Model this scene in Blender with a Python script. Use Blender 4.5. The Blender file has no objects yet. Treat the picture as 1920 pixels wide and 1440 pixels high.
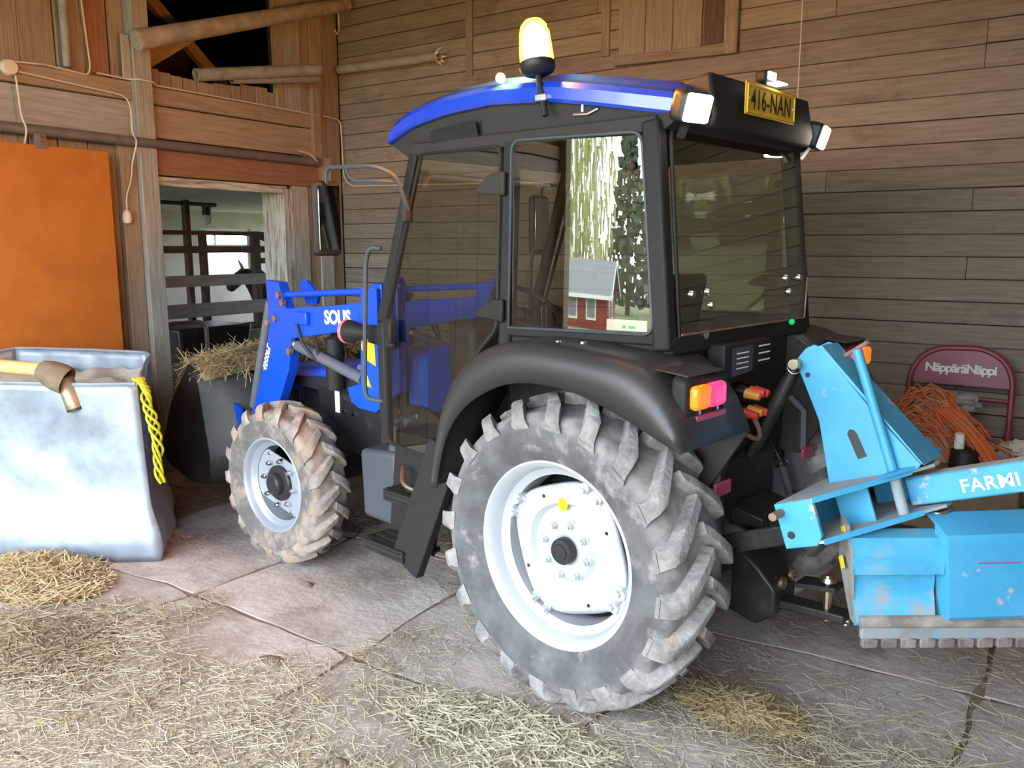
import bpy, bmesh, math, random
from mathutils import Vector, Matrix, noise
random.seed(7)
S = bpy.context.scene
COL = S.collection
PI = math.pi

# ------------------------------------------------------------------ camera, sky, exposure
def V3(*a): return Vector(a if len(a) == 3 else a[0])
CAM = Vector((-1.981, 3.144, 1.828)); YAW, PITCH, FPX = -0.8176, 0.1655, 1537.0
fw = Vector((math.cos(YAW)*math.cos(PITCH), math.sin(YAW)*math.cos(PITCH), -math.sin(PITCH)))
rt = Vector((math.sin(YAW), -math.cos(YAW), 0)); up = rt.cross(fw)
cd = bpy.data.cameras.new('camera'); cam = bpy.data.objects.new('camera', cd); COL.objects.link(cam)
cd.sensor_width = 36.0; cd.lens = FPX/1920*36.0; cd.clip_start = 0.05; cd.clip_end = 300
cam.matrix_world = Matrix(((rt.x, up.x, -fw.x, CAM.x), (rt.y, up.y, -fw.y, CAM.y), (rt.z, up.z, -fw.z, CAM.z), (0, 0, 0, 1)))
S.camera = cam
W = bpy.data.worlds.new('overcast_sky'); S.world = W; W.use_nodes = True
bg = W.node_tree.nodes['Background']; bg.inputs[0].default_value = (0.80, 0.90, 1.0, 1); bg.inputs[1].default_value = 6.2
S.view_settings.view_transform = 'Standard'; S.view_settings.look = 'None'
S.view_settings.gamma = 1.0; S.view_settings.use_curve_mapping = False
S.view_settings.exposure = 1.0
try:
    S.cycles.max_bounces = 6; S.cycles.diffuse_bounces = 4; S.cycles.glossy_bounces = 3; S.cycles.transparent_max_bounces = 14
    S.cycles.sample_clamp_indirect = 8.0; S.cycles.caustics_reflective = False; S.cycles.caustics_refractive = False
    S.cycles.use_denoising = True; S.cycles.use_adaptive_sampling = True; S.cycles.adaptive_threshold = .035; S.cycles.adaptive_min_samples = 16
except Exception: pass

# ------------------------------------------------------------------ barn axes: u along the back wall, v out of it
ANG = 0.1582
UX = Vector((math.cos(ANG), math.sin(ANG), 0)); VX = Vector((-math.sin(ANG), math.cos(ANG), 0)); ZX = Vector((0, 0, 1))
def B(u, v, z): return UX*u + VX*v + ZX*z
U0, V0, V1, UR, ZC = 4.66, -2.6, 4.2, -4.6, 4.3      # left wall, back wall, doorway wall, right wall, ceiling

# ------------------------------------------------------------------ mesh builder
class MB:
    def __init__(s): s.v = []; s.f = []
    def add(s, vs, fs):
        b = len(s.v); s.v += [Vector(p) for p in vs]; s.f += [tuple(i+b for i in f) for f in fs]; return s
    def hexa(s, p): return s.add(p, [(0,3,2,1),(4,5,6,7),(0,1,5,4),(1,2,6,5),(2,3,7,6),(3,0,4,7)])
    def box(s, c, d, R=None):
        c = Vector(c); h = Vector(d)/2; R = R or Matrix.Identity(3)
        return s.hexa([c + R @ Vector((x*h.x, y*h.y, z*h.z)) for z in (-1,1) for x, y in ((-1,-1),(1,-1),(1,1),(-1,1))])
    def bx(s, x0, x1, y0, y1, z0, z1): return s.box(((x0+x1)/2, (y0+y1)/2, (z0+z1)/2), (x1-x0, y1-y0, z1-z0))
    def beam(s, p, q, w, h, upv=(0,0,1), w2=None, h2=None):
        p, q = Vector(p), Vector(q); d = (q-p).normalized(); u = Vector(upv)
        sd = d.cross(u)
        if sd.length < 1e-4: sd = d.cross(Vector((1,0,0)))
        sd.normalize(); u = sd.cross(d)
        w2 = w2 or w; h2 = h2 or h
        return s.hexa([p-sd*w/2-u*h/2, p+sd*w/2-u*h/2, p+sd*w/2+u*h/2, p-sd*w/2+u*h/2,
                       q-sd*w2/2-u*h2/2, q+sd*w2/2-u*h2/2, q+sd*w2/2+u*h2/2, q-sd*w2/2+u*h2/2])
    def prism(s, pts, vec):
        n = len(pts); vec = Vector(vec); pts = [Vector(p) for p in pts]
        s.add(pts + [p+vec for p in pts], [tuple(range(n))[::-1], tuple(range(n, 2*n))] + [(i, (i+1) % n, n+(i+1) % n, n+i) for i in range(n)]); return s
    def tube(s, pts, r, n=8, caps=True, closed=False):
        P = [Vector(p) for p in pts]; m = len(P); rs = r if isinstance(r, (list, tuple)) else [r]*m
        T = []
        for i in range(m):
            a = P[i-1] if (i > 0 or closed) else P[i]; b = P[(i+1) % m] if (i < m-1 or closed) else P[i]
            T.append((b-a).normalized())
        nrm = T[0].orthogonal().normalized(); rings = []
        for i in range(m):
            nrm = (nrm - T[i]*nrm.dot(T[i])); nrm = nrm.normalized() if nrm.length > 1e-6 else T[i].orthogonal().normalized()
            bi = T[i].cross(nrm)
            rings.append([P[i] + (nrm*math.cos(2*PI*k/n) + bi*math.sin(2*PI*k/n))*rs[i] for k in range(n)])
        fs = []
        for i in range(m if closed else m-1):
            j = (i+1) % m
            for k in range(n): fs.append((i*n+k, i*n+(k+1) % n, j*n+(k+1) % n, j*n+k))
        if caps and not closed: fs += [tuple(range(n))[::-1], tuple(range((m-1)*n, m*n))]
        return s.add([p for rr in rings for p in rr], fs)
    def cyl(s, p, q, r, n=16, r2=None): return s.tube([p, q], [r, r if r2 is None else r2], n)
    def lathe(s, prof, o=(0,0,0), ax=(0,1,0), n=48, closed=False, caps=False):
        o = Vector(o); ax = Vector(ax).normalized(); a = ax.orthogonal().normalized()
        if abs(ax.y) > .9: a = Vector((1,0,0))
        b = ax.cross(a); m = len(prof); vs = []
        for r, h in prof:
            for k in range(n): t = 2*PI*k/n; vs.append(o + ax*h + (a*math.cos(t) + b*math.sin(t))*r)
        fs = [(i*n+k, i*n+(k+1) % n, ((i+1) % m)*n+(k+1) % n, ((i+1) % m)*n+k) for i in range(m if closed else m-1) for k in range(n)]
        if caps: fs += [tuple(range(n)), tuple(range((m-1)*n, m*n))]
        return s.add(vs, fs)
    def grid(s, rows, closed=False):
        n = len(rows[0]); m = len(rows)
        fs = [(i*n+k, i*n+(k+1) % n, (i+1)*n+(k+1) % n, (i+1)*n+k) for i in range(m-1) for k in range(n if closed else n-1)]
        return s.add([p for r in rows for p in r], fs)
    def slab(s, rows, vec):
        n = len(rows[0]); m = len(rows); vec = Vector(vec); s.grid(rows); s.grid([[p+vec for p in r] for r in rows])
        o = len(s.v) - 2*n*m; k = n*m; rim = [i for i in range(n)] + [i*n+n-1 for i in range(1, m)] + [(m-1)*n+i for i in range(n-2, -1, -1)] + [i*n for i in range(m-2, 0, -1)]
        s.f += [(o+a, o+b, o+k+b, o+k+a) for a, b in zip(rim, rim[1:]+rim[:1])]; return s
    def ball(s, c, r, n=12, m=8, sc=(1,1,1)):
        c = Vector(c); rows = []
        for i in range(m+1):
            t = PI*i/m; rr = max(math.sin(t), .001)*r
            rows.append([c + Vector((rr*math.cos(2*PI*k/n)*sc[0], rr*math.sin(2*PI*k/n)*sc[1], r*math.cos(t)*sc[2])) for k in range(n)])
        return s.grid(rows, closed=True)
    def mesh(s, name, smooth=True, ang=35):
        me = bpy.data.meshes.new(name); me.from_pydata([tuple(p) for p in s.v], [], s.f); me.validate()
        bm = bmesh.new(); bm.from_mesh(me); bmesh.ops.recalc_face_normals(bm, faces=bm.faces); bm.to_mesh(me); bm.free()
        if smooth:
            me.polygons.foreach_set('use_smooth', [True]*len(me.polygons)); me.set_sharp_from_angle(angle=math.radians(ang))
        return me

def link(name, data, m=None, parent=None):
    o = bpy.data.objects.new(name, data); COL.objects.link(o)
    if parent is not None: o.parent = parent
    if m is not None and data is not None and not data.materials: data.materials.append(m)
    return o
def obj(name, mb, m, parent=None, smooth=True, bevel=0, ang=35, seg=2, solid=0):
    o = link(name, mb.mesh(name, smooth, ang), m, parent)
    if solid:
        k = o.modifiers.new('solid', 'SOLIDIFY'); k.thickness = solid; k.offset = 0
    if bevel:
        k = o.modifiers.new('bevel', 'BEVEL'); k.width = bevel; k.segments = seg; k.limit_method = 'ANGLE'; k.angle_limit = math.radians(40)
    return o
def tag(o, label, cat, group=None, kind=None):
    o['label'] = label; o['category'] = cat
    if group: o['group'] = group
    if kind: o['kind'] = kind
    return o
def struct(o): o['kind'] = 'structure'; return o
def empty(name, loc=(0,0,0)):
    o = bpy.data.objects.new(name, None); COL.objects.link(o); o.location = loc; o.empty_display_size = .1; return o
def lerp(a, b, t): return a + (b-a)*t
def polyline(pts, n):
    P = [Vector(p) for p in pts]; L = [0]
    for a, b in zip(P, P[1:]): L.append(L[-1] + (b-a).length)
    out = []
    for i in range(n):
        t = L[-1]*i/(n-1); j = 0
        while j < len(P)-2 and L[j+1] < t: j += 1
        k = (t-L[j])/max(L[j+1]-L[j], 1e-9)
        p0 = P[max(j-1, 0)]; p1 = P[j]; p2 = P[j+1]; p3 = P[min(j+2, len(P)-1)]
        out.append(.5*((2*p1) + (p2-p0)*k + (2*p0-5*p1+4*p2-p3)*k*k + (3*p1-p0-3*p2+p3)*k**3))
    return out
def rounded(pts, r, n=5):
    P = [Vector(p) for p in pts]; out = [P[0]]
    for a, b, c in zip(P, P[1:], P[2:]):
        d1 = (a-b); d2 = (c-b); rr = min(r, d1.length*.48, d2.length*.48); s_ = b + d1.normalized()*rr; e = b + d2.normalized()*rr
        for i in range(n+1): t = i/n; out.append(s_*(1-t)**2 + b*2*t*(1-t) + e*t*t)
    return out + [P[-1]]
def text_mesh(txt, size, depth=.0006, bold=0.0, shear=0.0, spacing=1.0, align='CENTER'):
    cu = bpy.data.curves.new('lettering', 'FONT'); cu.body = txt; cu.size = size; cu.extrude = depth; cu.offset = bold; cu.shear = shear
    cu.space_character = spacing; cu.align_x = align; cu.align_y = 'CENTER'; cu.resolution_u = 3
    t = bpy.data.objects.new('lettering_tmp', cu); COL.objects.link(t)
    dg = bpy.context.evaluated_depsgraph_get(); me = bpy.data.meshes.new_from_object(t.evaluated_get(dg))
    bpy.data.objects.remove(t); bpy.data.curves.remove(cu); me.materials.clear(); return me
def place_text(name, txt, size, m, parent, o, xdir, ydir, **k):
    x = Vector(xdir).normalized(); y = Vector(ydir); y = (y - x*y.dot(x)).normalized(); z = x.cross(y)
    t = link(name, text_mesh(txt, size, **k), m, parent); o = Vector(o)
    t.matrix_basis = Matrix(((x.x, y.x, z.x, o.x), (x.y, y.y, z.y, o.y), (x.z, y.z, z.z, o.z), (0,0,0,1))); return t

# ------------------------------------------------------------------ materials
def newmat(name):
    m = bpy.data.materials.new(name); m.use_nodes = True; nt = m.node_tree; return m, nt, nt.nodes['Principled BSDF']
def N(nt, t, **k):
    n = nt.nodes.new(t)
    for a, b in k.items():
        if a.startswith('i_'): n.inputs[int(a[2:])].default_value = b
        else: setattr(n, a, b)
    return n
def ramp(nt, stops):
    r = nt.nodes.new('ShaderNodeValToRGB'); e = r.color_ramp.elements
    while len(e) < len(stops): e.new(.5)
    for k, (p, c) in enumerate(stops): e[k].position = p; e[k].color = (*c, 1) if len(c) == 3 else c
    return r
def mat(name, col, rough=.5, metal=0.0, col2=None, scale=8, lo=.4, hi=.65, detail=6, bump=0, bscale=None, stretch=None, rough2=None,
        emit=None, estr=0, coat=0, spec=.5, dirt=None, dscale=5, dlo=.5, dhi=.7, rnd=0):
    m, nt, b = newmat(name); L = nt.links.new
    b.inputs['Base Color'].default_value = (*col, 1); b.inputs['Roughness'].default_value = rough; b.inputs['Metallic'].default_value = metal
    b.inputs['Specular IOR Level'].default_value = spec
    if coat: b.inputs['Coat Weight'].default_value = coat; b.inputs['Coat Roughness'].default_value = .12
    if emit: b.inputs['Emission Color'].default_value = (*emit, 1); b.inputs['Emission Strength'].default_value = estr
    if not (col2 or bump or dirt or rnd): return m
    tc = N(nt, 'ShaderNodeTexCoord'); vec = tc.outputs['Object']
    if rnd:
        oi = N(nt, 'ShaderNodeObjectInfo'); ad = N(nt, 'ShaderNodeVectorMath', operation='ADD'); mu = N(nt, 'ShaderNodeVectorMath', operation='SCALE')
        cb = N(nt, 'ShaderNodeCombineXYZ'); L(oi.outputs['Random'], cb.inputs[0]); L(oi.outputs['Random'], cb.inputs[1]); L(oi.outputs['Random'], cb.inputs[2])
        L(cb.outputs[0], mu.inputs[0]); mu.inputs['Scale'].default_value = 37.0; L(vec, ad.inputs[0]); L(mu.outputs[0], ad.inputs[1]); vec = ad.outputs[0]
    base = vec
    if stretch:
        mp = N(nt, 'ShaderNodeMapping'); mp.inputs['Scale'].default_value = stretch; L(vec, mp.inputs[0]); vec = mp.outputs[0]
    cur = None
    nz = N(nt, 'ShaderNodeTexNoise'); nz.inputs['Scale'].default_value = scale; nz.inputs['Detail'].default_value = detail; nz.inputs['Roughness'].default_value = .62
    L(vec, nz.inputs['Vector'])
    if col2:
        r = ramp(nt, [(lo, col), (hi, col2)]); L(nz.outputs['Fac'], r.inputs[0]); cur = r.outputs[0]
        if rough2 is not None:
            mr = N(nt, 'ShaderNodeMapRange'); mr.inputs[1].default_value = lo; mr.inputs[2].default_value = hi; mr.inputs[3].default_value = rough; mr.inputs[4].default_value = rough2
            L(nz.outputs['Fac'], mr.inputs[0]); L(mr.outputs[0], b.inputs['Roughness'])
    if rnd:
        hs = N(nt, 'ShaderNodeHueSaturation'); mr = N(nt, 'ShaderNodeMapRange'); mr.inputs[3].default_value = 1-rnd; mr.inputs[4].default_value = 1+rnd
        L(oi.outputs['Random'], mr.inputs[0]); L(mr.outputs[0], hs.inputs['Value'])
        if cur: L(cur, hs.inputs['Color'])
        else: hs.inputs['Color'].default_value = (*col, 1)
        cur = hs.outputs[0]
    if dirt:
        n2 = N(nt, 'ShaderNodeTexNoise'); n2.inputs['Scale'].default_value = dscale; n2.inputs['Detail'].default_value = 7; n2.inputs['Roughness'].default_value = .65; L(base, n2.inputs['Vector'])
        r2 = ramp(nt, [(dlo, (0,0,0)), (dhi, (1,1,1))]); L(n2.outputs['Fac'], r2.inputs[0])
        mx = N(nt, 'ShaderNodeMix', data_type='RGBA'); L(r2.outputs[0], mx.inputs[0])
        if cur: L(cur, mx.inputs[6])
        else: mx.inputs[6].default_value = (*col, 1)
        mx.inputs[7].default_value = (*dirt, 1); cur = mx.outputs[2]
    if cur: L(cur, b.inputs['Base Color'])
    if bump:
        nb = N(nt, 'ShaderNodeTexNoise'); nb.inputs['Scale'].default_value = bscale or scale; nb.inputs['Detail'].default_value = 5; L(vec, nb.inputs['Vector'])
        bp = N(nt, 'ShaderNodeBump'); bp.inputs['Strength'].default_value = bump; bp.inputs['Distance'].default_value = .02
        L(nb.outputs['Fac'], bp.inputs['Height']); L(bp.outputs[0], b.inputs['Normal'])
    return m
def glassmat(name, tint, ior=1.6, rough=0.0):
    m = bpy.data.materials.new(name); m.use_nodes = True; nt = m.node_tree; nt.nodes.clear(); L = nt.links.new
    o = N(nt, 'ShaderNodeOutputMaterial'); t = N(nt, 'ShaderNodeBsdfTransparent'); t.inputs[0].default_value = (*tint, 1)
    g = N(nt, 'ShaderNodeBsdfGlossy'); g.inputs['Roughness'].default_value = rough; g.inputs[0].default_value = (1,1,1,1)
    f0 = ((ior-1)/(ior+1))**2; lw = N(nt, 'ShaderNodeLayerWeight'); lw.inputs[0].default_value = .5; x = N(nt, 'ShaderNodeMixShader')
    pw = N(nt, 'ShaderNodeMath', operation='POWER'); L(lw.outputs['Facing'], pw.inputs[0]); pw.inputs[1].default_value = 5; ma = N(nt, 'ShaderNodeMath', operation='MULTIPLY_ADD'); L(pw.outputs[0], ma.inputs[0]); ma.inputs[1].default_value = 1-f0; ma.inputs[2].default_value = f0
    L(ma.outputs[0], x.inputs[0]); L(t.outputs[0], x.inputs[1]); L(g.outputs[0], x.inputs[2]); L(x.outputs[0], o.inputs[0]); return m
WOODS = dict(stretch=(.7, 9, 9), bump=.25, rnd=.14)
M = dict(
    wall_wood=mat('weathered_wall_wood', (.155,.125,.092), .85, col2=(.265,.218,.165), scale=5, lo=.3, hi=.72, dirt=(.12,.085,.06), dscale=2.2, dlo=.56, dhi=.75, **WOODS),
    tan_wood=mat('tan_plank_wood', (.22,.15,.093), .8, col2=(.35,.255,.168), scale=5, lo=.3, hi=.7, dirt=(.2,.13,.08), dscale=3, dlo=.56, dhi=.75, **WOODS),
    red_wood=mat('reddish_wood', (.20,.085,.045), .75, col2=(.34,.16,.085), scale=5, lo=.3, hi=.7, **WOODS),
    grey_wood=mat('grey_wood', (.26,.23,.195), .85, col2=(.42,.375,.32), scale=5, lo=.3, hi=.7, **WOODS),
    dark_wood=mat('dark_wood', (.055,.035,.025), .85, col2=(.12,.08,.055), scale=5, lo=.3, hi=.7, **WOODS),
    backing=mat('dark_gap_backing', (.03,.024,.02), .95),
    log=mat('grey_log', (.25,.2,.155), .85, col2=(.40,.33,.26), scale=7, stretch=(1,1,1), bump=.3, rnd=.1),
    pale_bark=mat('white_flaking_timber', (.50,.47,.42), .85, col2=(.24,.20,.16), scale=6, lo=.45, hi=.6, stretch=(.6,6,6), bump=.3),
    concrete=mat('dusty_concrete', (.36,.315,.29), .9, col2=(.50,.45,.415), scale=3.2, lo=.32, hi=.68, detail=10, bump=.35, bscale=26, dirt=(.20,.155,.115), dscale=1.5, dlo=.46, dhi=.66, rnd=.04),
    soil_and_shade=mat('dark_dirt_and_shade', (.13,.095,.065), .95, col2=(.24,.185,.135), scale=6, bump=.5, bscale=20),
    orange=mat('orange_door_paint', (.46,.145,.018), .55, col2=(.40,.12,.018), scale=4, bump=.05, bscale=30),
    blue=mat('royal_blue_paint', (.004,.072,.62), .38, coat=.3),
    roofblue=mat('roof_blue_plastic', (.010,.055,.55), .16, coat=.6, spec=.6),
    ltblue=mat('light_blue_worn_paint', (.050,.31,.54), .45, col2=(.07,.37,.60), scale=3, dirt=(.44,.40,.37), dscale=7, dlo=.615, dhi=.66),
    ltblue_dirty=mat('light_blue_dusty_paint', (.055,.33,.55), .5, col2=(.12,.42,.60), scale=4, dirt=(.36,.31,.27), dscale=4.5, dlo=.53, dhi=.68),
    dust=mat('dust_grey_plate', (.40,.385,.37), .85, col2=(.16,.27,.38), scale=5, lo=.5, hi=.75),
    grime=mat('caked_grime', (.13,.108,.09), .9, col2=(.25,.222,.195), scale=9, bump=.4, bscale=30),
    raildirt=mat('worn_blue_grey_rail', (.26,.27,.29), .7, col2=(.13,.30,.42), scale=5, lo=.45, hi=.7, dirt=(.22,.18,.15), dscale=7, dlo=.5, dhi=.7),
    black=mat('satin_black', (.018,.018,.020), .45),
    matte=mat('black_plastic', (.017,.0155,.015), .6, spec=.28),
    fender=mat('black_fender_plastic', (.030,.029,.030), .42, bump=.06, bscale=400),
    liner=mat('dark_headliner', (.024,.018,.014), .7),
    chassis=mat('black_chassis_paint', (.010,.010,.011), .5, dirt=(.045,.036,.03), dscale=7, dlo=.5, dhi=.75),
    tank=mat('dark_grey_tank_plastic', (.055,.06,.072), .6),
    rubber=mat('dusty_tyre_rubber', (.07,.07,.073), .85, col2=(.14,.14,.143), scale=7, lo=.4, hi=.7, bump=.1, bscale=60, dirt=(.30,.28,.265), dscale=9, dlo=.56, dhi=.74),
    lug=mat('muddy_tread_rubber', (.15,.148,.145), .9, col2=(.34,.325,.305), scale=9, lo=.36, hi=.66, bump=.5, bscale=40, dirt=(.36,.25,.17), dscale=6, dlo=.58, dhi=.74, rnd=.12),
    lugf=mat('brown_muddy_tread_rubber', (.17,.155,.14), .9, col2=(.36,.30,.255), scale=9, lo=.36, hi=.66, bump=.5, bscale=40, dirt=(.36,.22,.14), dscale=6, dlo=.50, dhi=.70, rnd=.12),
    rim=mat('silver_rim_paint', (.50,.52,.55), .36, metal=.25),
    rimf=mat('grey_rim_paint', (.36,.39,.44), .36, metal=.35),
    steel=mat('bright_steel', (.62,.62,.62), .25, metal=1),
    brass=mat('zinc_plated_steel', (.55,.47,.33), .35, metal=1),
    rust=mat('rusty_steel', (.30,.20,.155), .7, metal=.3, col2=(.20,.11,.07), scale=12),
    cyl=mat('grey_cylinder_paint', (.115,.12,.15), .42),
    pipe=mat('grey_steel_pipe', (.16,.135,.13), .55, metal=.4, col2=(.24,.19,.165), scale=6),
    greytube=mat('grey_plastic_duct', (.30,.27,.235), .8, col2=(.20,.17,.14), scale=8),
    galv=mat('galvanised_sheet', (.25,.29,.34), .45, metal=.5, col2=(.32,.365,.42), scale=14, lo=.35, hi=.65, rough2=.55, dirt=(.36,.31,.27), dscale=2.4, dlo=.62, dhi=.78),
    galvin=mat('galvanised_liner', (.55,.60,.64), .5, metal=.4),
    sack=mat('crumpled_white_sack', (.62,.60,.56), .7, col2=(.46,.38,.29), scale=4, bump=.4, bscale=12),
    hay=mat('straw', (.42,.31,.15), .85, rnd=.2, col2=(.56,.46,.28), scale=1.3, lo=.35, hi=.65),
    hay2=mat('pale_straw', (.54,.48,.36), .85, col2=(.38,.34,.24), scale=1.1, lo=.35, hi=.65),
    hayd=mat('damp_hay', (.19,.145,.09), .9, col2=(.32,.26,.17), scale=1.5, lo=.35, hi=.65),
    rope=mat('yellow_plastic_rope', (.62,.60,.02), .55, col2=(.42,.42,.01), scale=40),
    twine=mat('orange_baling_twine', (.68,.135,.045), .6, col2=(.55,.17,.06), scale=6),
    twine2=mat('faded_straw_twine', (.50,.30,.16), .75, col2=(.36,.26,.17), scale=6),
    red=mat('dark_red_paint', (.155,.020,.028), .4, col2=(.21,.035,.045), scale=5),
    white=mat('white_lettering', (.86,.86,.86), .5), offwhite=mat('chipped_white_lettering', (.64,.64,.58), .6, col2=(.3,.2,.19), scale=60, lo=.62, hi=.7),
    wplastic=mat('white_plastic', (.78,.78,.76), .4), cable=mat('cream_cable', (.60,.49,.38), .6),
    yellow=mat('yellow_decal', (.80,.53,.015), .5), plate=mat('yellow_plate', (.72,.42,.03), .45),
    letters=mat('black_lettering', (.02,.015,.012), .5), sticker=mat('bright_yellow_sticker', (.95,.82,.0), .45),
    redlens=mat('red_lens', (.62,.02,.05), .15, emit=(1,.03,.12), estr=1.1), orangelens=mat('orange_lens', (.80,.19,.01), .15, emit=(1,.25,.02), estr=.35),
    pinkband=mat('pink_red_lens', (.75,.12,.13), .25, emit=(1,.15,.15), estr=.25),
    redrefl=mat('red_reflector', (.36,.05,.09), .3), redcap=mat('red_coupler_cap', (.62,.05,.03), .5), orangecap=mat('orange_coupler_cap', (.75,.30,.04), .5),
    rubberf=mat('muddy_front_tyre_rubber', (.10,.092,.085), .88, col2=(.20,.175,.155), scale=7, lo=.4, hi=.7, bump=.2, bscale=60, dirt=(.33,.25,.19), dscale=7, dlo=.50, dhi=.70),
    bulbhot=mat('beacon_lamp_core', (1,.9,.7), .3, emit=(1,.68,.28), estr=1050), beacon=glassmat('amber_dome', (1.0,.50,.08), 1.3), worklens=mat('lit_work_lamp_lens', (1,1,1), .3, emit=(1,.88,.70), estr=32),
    platelens=mat('plate_lamp_lens', (1,1,1), .3, emit=(.9,.95,1), estr=3),
    glass2=glassmat('plain_cab_glass', (.82,.82,.77), 1.42), glass=glassmat('tinted_cab_glass', (.87,.87,.81), 1.9), clear=glassmat('window_pane_glass', (.93,.95,.95), 1.45),
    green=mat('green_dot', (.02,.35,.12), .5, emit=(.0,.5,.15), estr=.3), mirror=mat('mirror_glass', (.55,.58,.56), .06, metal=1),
    seat=mat('brown_black_seat_vinyl', (.05,.038,.032), .5), bulb=mat('glass_globe', (.75,.72,.64), .3),
    cowblack=mat('black_cow_coat', (.012,.011,.012), .6), horn=mat('horn', (.35,.30,.24), .5),
    plaster=mat('whitewashed_wall', (.66,.63,.57), .9, col2=(.55,.51,.45), scale=3, bump=.1, bscale=8),
    ceilwhite=mat('grey_white_ceiling', (.60,.61,.60), .9, col2=(.47,.47,.46), scale=4),
    housered=mat('falu_red_boards', (.24,.028,.022), .8), roofgrey=mat('grey_roof_sheet', (.20,.21,.215), .6), trimw=mat('white_trim', (.80,.80,.78), .6),
    leafy=mat('yellow_green_leaves', (.42,.44,.13), .7, col2=(.52,.52,.20), scale=3), leafd=mat('spruce_needles', (.09,.13,.08), .8),
    birch=mat('birch_bark', (.62,.61,.58), .8, col2=(.08,.07,.06), scale=4, lo=.6, hi=.68, stretch=(3,3,.8)), bark=mat('brown_bark', (.13,.09,.06), .9),
    grass=mat('yard_grass', (.15,.19,.07), .95, col2=(.24,.23,.12), scale=1.2, bump=.4, bscale=8), darkbox=mat('black_tub_plastic', (.012,.012,.013), .5),
    cardboard=mat('brown_scrap_board', (.27,.19,.12), .85, col2=(.20,.14,.09), scale=6), grey=mat('grey_rag', (.30,.28,.26), .9, col2=(.20,.18,.165), scale=9, bump=.5, bscale=14),
    hose=mat('dull_yellow_pipe', (.58,.42,.14), .55, col2=(.42,.33,.18), scale=9), collar=mat('brown_rubber_collar', (.15,.105,.065), .75, col2=(.21,.155,.10), scale=9, bump=.3, bscale=14),
    spout=mat('worn_brass_spout', (.36,.30,.20), .45, metal=.6, col2=(.24,.18,.12), scale=9),
)
def glow_dome(m, col, strength):
    nt = m.node_tree; L = nt.links.new; o = [n for n in nt.nodes if n.type == 'OUTPUT_MATERIAL'][0]; src = o.inputs[0].links[0].from_socket
    e = N(nt, 'ShaderNodeEmission'); e.inputs[0].default_value = (*col, 1); e.inputs[1].default_value = strength; a = N(nt, 'ShaderNodeAddShader')
    L(src, a.inputs[0]); L(e.outputs[0], a.inputs[1]); L(a.outputs[0], o.inputs[0])
def mud_band(m, axis_r0, axis_r1, col, sep=True):                     # dried mud where the tread has rolled: by distance from the wheel's axle
    nt = m.node_tree; L = nt.links.new; b = nt.nodes['Principled BSDF']; src = b.inputs['Base Color'].links[0].from_socket
    tc = N(nt, 'ShaderNodeTexCoord'); ml = N(nt, 'ShaderNodeVectorMath', operation='MULTIPLY'); ml.inputs[1].default_value = (1, 0, 1); L(tc.outputs['Object'], ml.inputs[0])
    ln = N(nt, 'ShaderNodeVectorMath', operation='LENGTH'); L(ml.outputs[0], ln.inputs[0]); mr = N(nt, 'ShaderNodeMapRange'); mr.inputs[1].default_value = axis_r0; mr.inputs[2].default_value = axis_r1; L(ln.outputs['Value'], mr.inputs[0])
    nz = N(nt, 'ShaderNodeTexNoise'); nz.inputs['Scale'].default_value = 11; nz.inputs['Detail'].default_value = 6; L(tc.outputs['Object'], nz.inputs['Vector'])
    r = ramp(nt, [(.36, (.15,.15,.15)), (.62, (1,1,1))]); L(nz.outputs['Fac'], r.inputs[0]); mu = N(nt, 'ShaderNodeMath', operation='MULTIPLY'); L(mr.outputs[0], mu.inputs[0]); L(r.outputs[0], mu.inputs[1])
    mx = N(nt, 'ShaderNodeMix', data_type='RGBA'); L(mu.outputs[0], mx.inputs[0]); L(src, mx.inputs[6]); mx.inputs[7].default_value = (*col, 1); L(mx.outputs[2], b.inputs['Base Color'])
mud_band(M['rubber'], .50, .57, (.27,.258,.24)); mud_band(M['rubberf'], .37, .42, (.33,.27,.22))
glow_dome(M['beacon'], (1, .40, .02), 9)
# a plank whose grain runs along its own local x
def plank(name, parent, p, q, wdir, w, t, m, ch=.004, wob=0):
    p, q = Vector(p), Vector(q); d = q-p; Lh = d.length; x = d.normalized(); y = Vector(wdir); y = (y-x*y.dot(x)).normalized(); z = x.cross(y)
    mb = MB(); r = []
    for xx in (0, Lh):
        e = [random.uniform(-wob, wob) for _ in range(4)] if wob else (0,0,0,0)
        a, b = w/2, t/2
        r.append([Vector((xx, -a+e[0], -b+ch)), Vector((xx, -a+ch+e[0], -b)), Vector((xx, a-ch+e[1], -b)), Vector((xx, a+e[1], -b+ch)),
                  Vector((xx, a+e[2], b-ch)), Vector((xx, a-ch+e[2], b)), Vector((xx, -a+ch+e[3], b)), Vector((xx, -a+e[3], b-ch))])
    mb.grid(r, closed=True); mb.f += [tuple(range(8))[::-1], tuple(range(8, 16))]
    o = obj(name, mb, m, parent, smooth=False)
    o.matrix_basis = Matrix(((x.x, y.x, z.x, p.x), (x.y, y.y, z.y, p.y), (x.z, y.z, z.z, p.z), (0,0,0,1))); return o
# ================================================================== the barn
R_ = random.Random(11)
def bbox(mb, u0, u1, v0, v1, z0, z1):
    return mb.hexa([B(u, v, z) for z in (z0, z1) for u, v in ((u0, v0), (u1, v0), (u1, v1), (u0, v1))])
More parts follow.
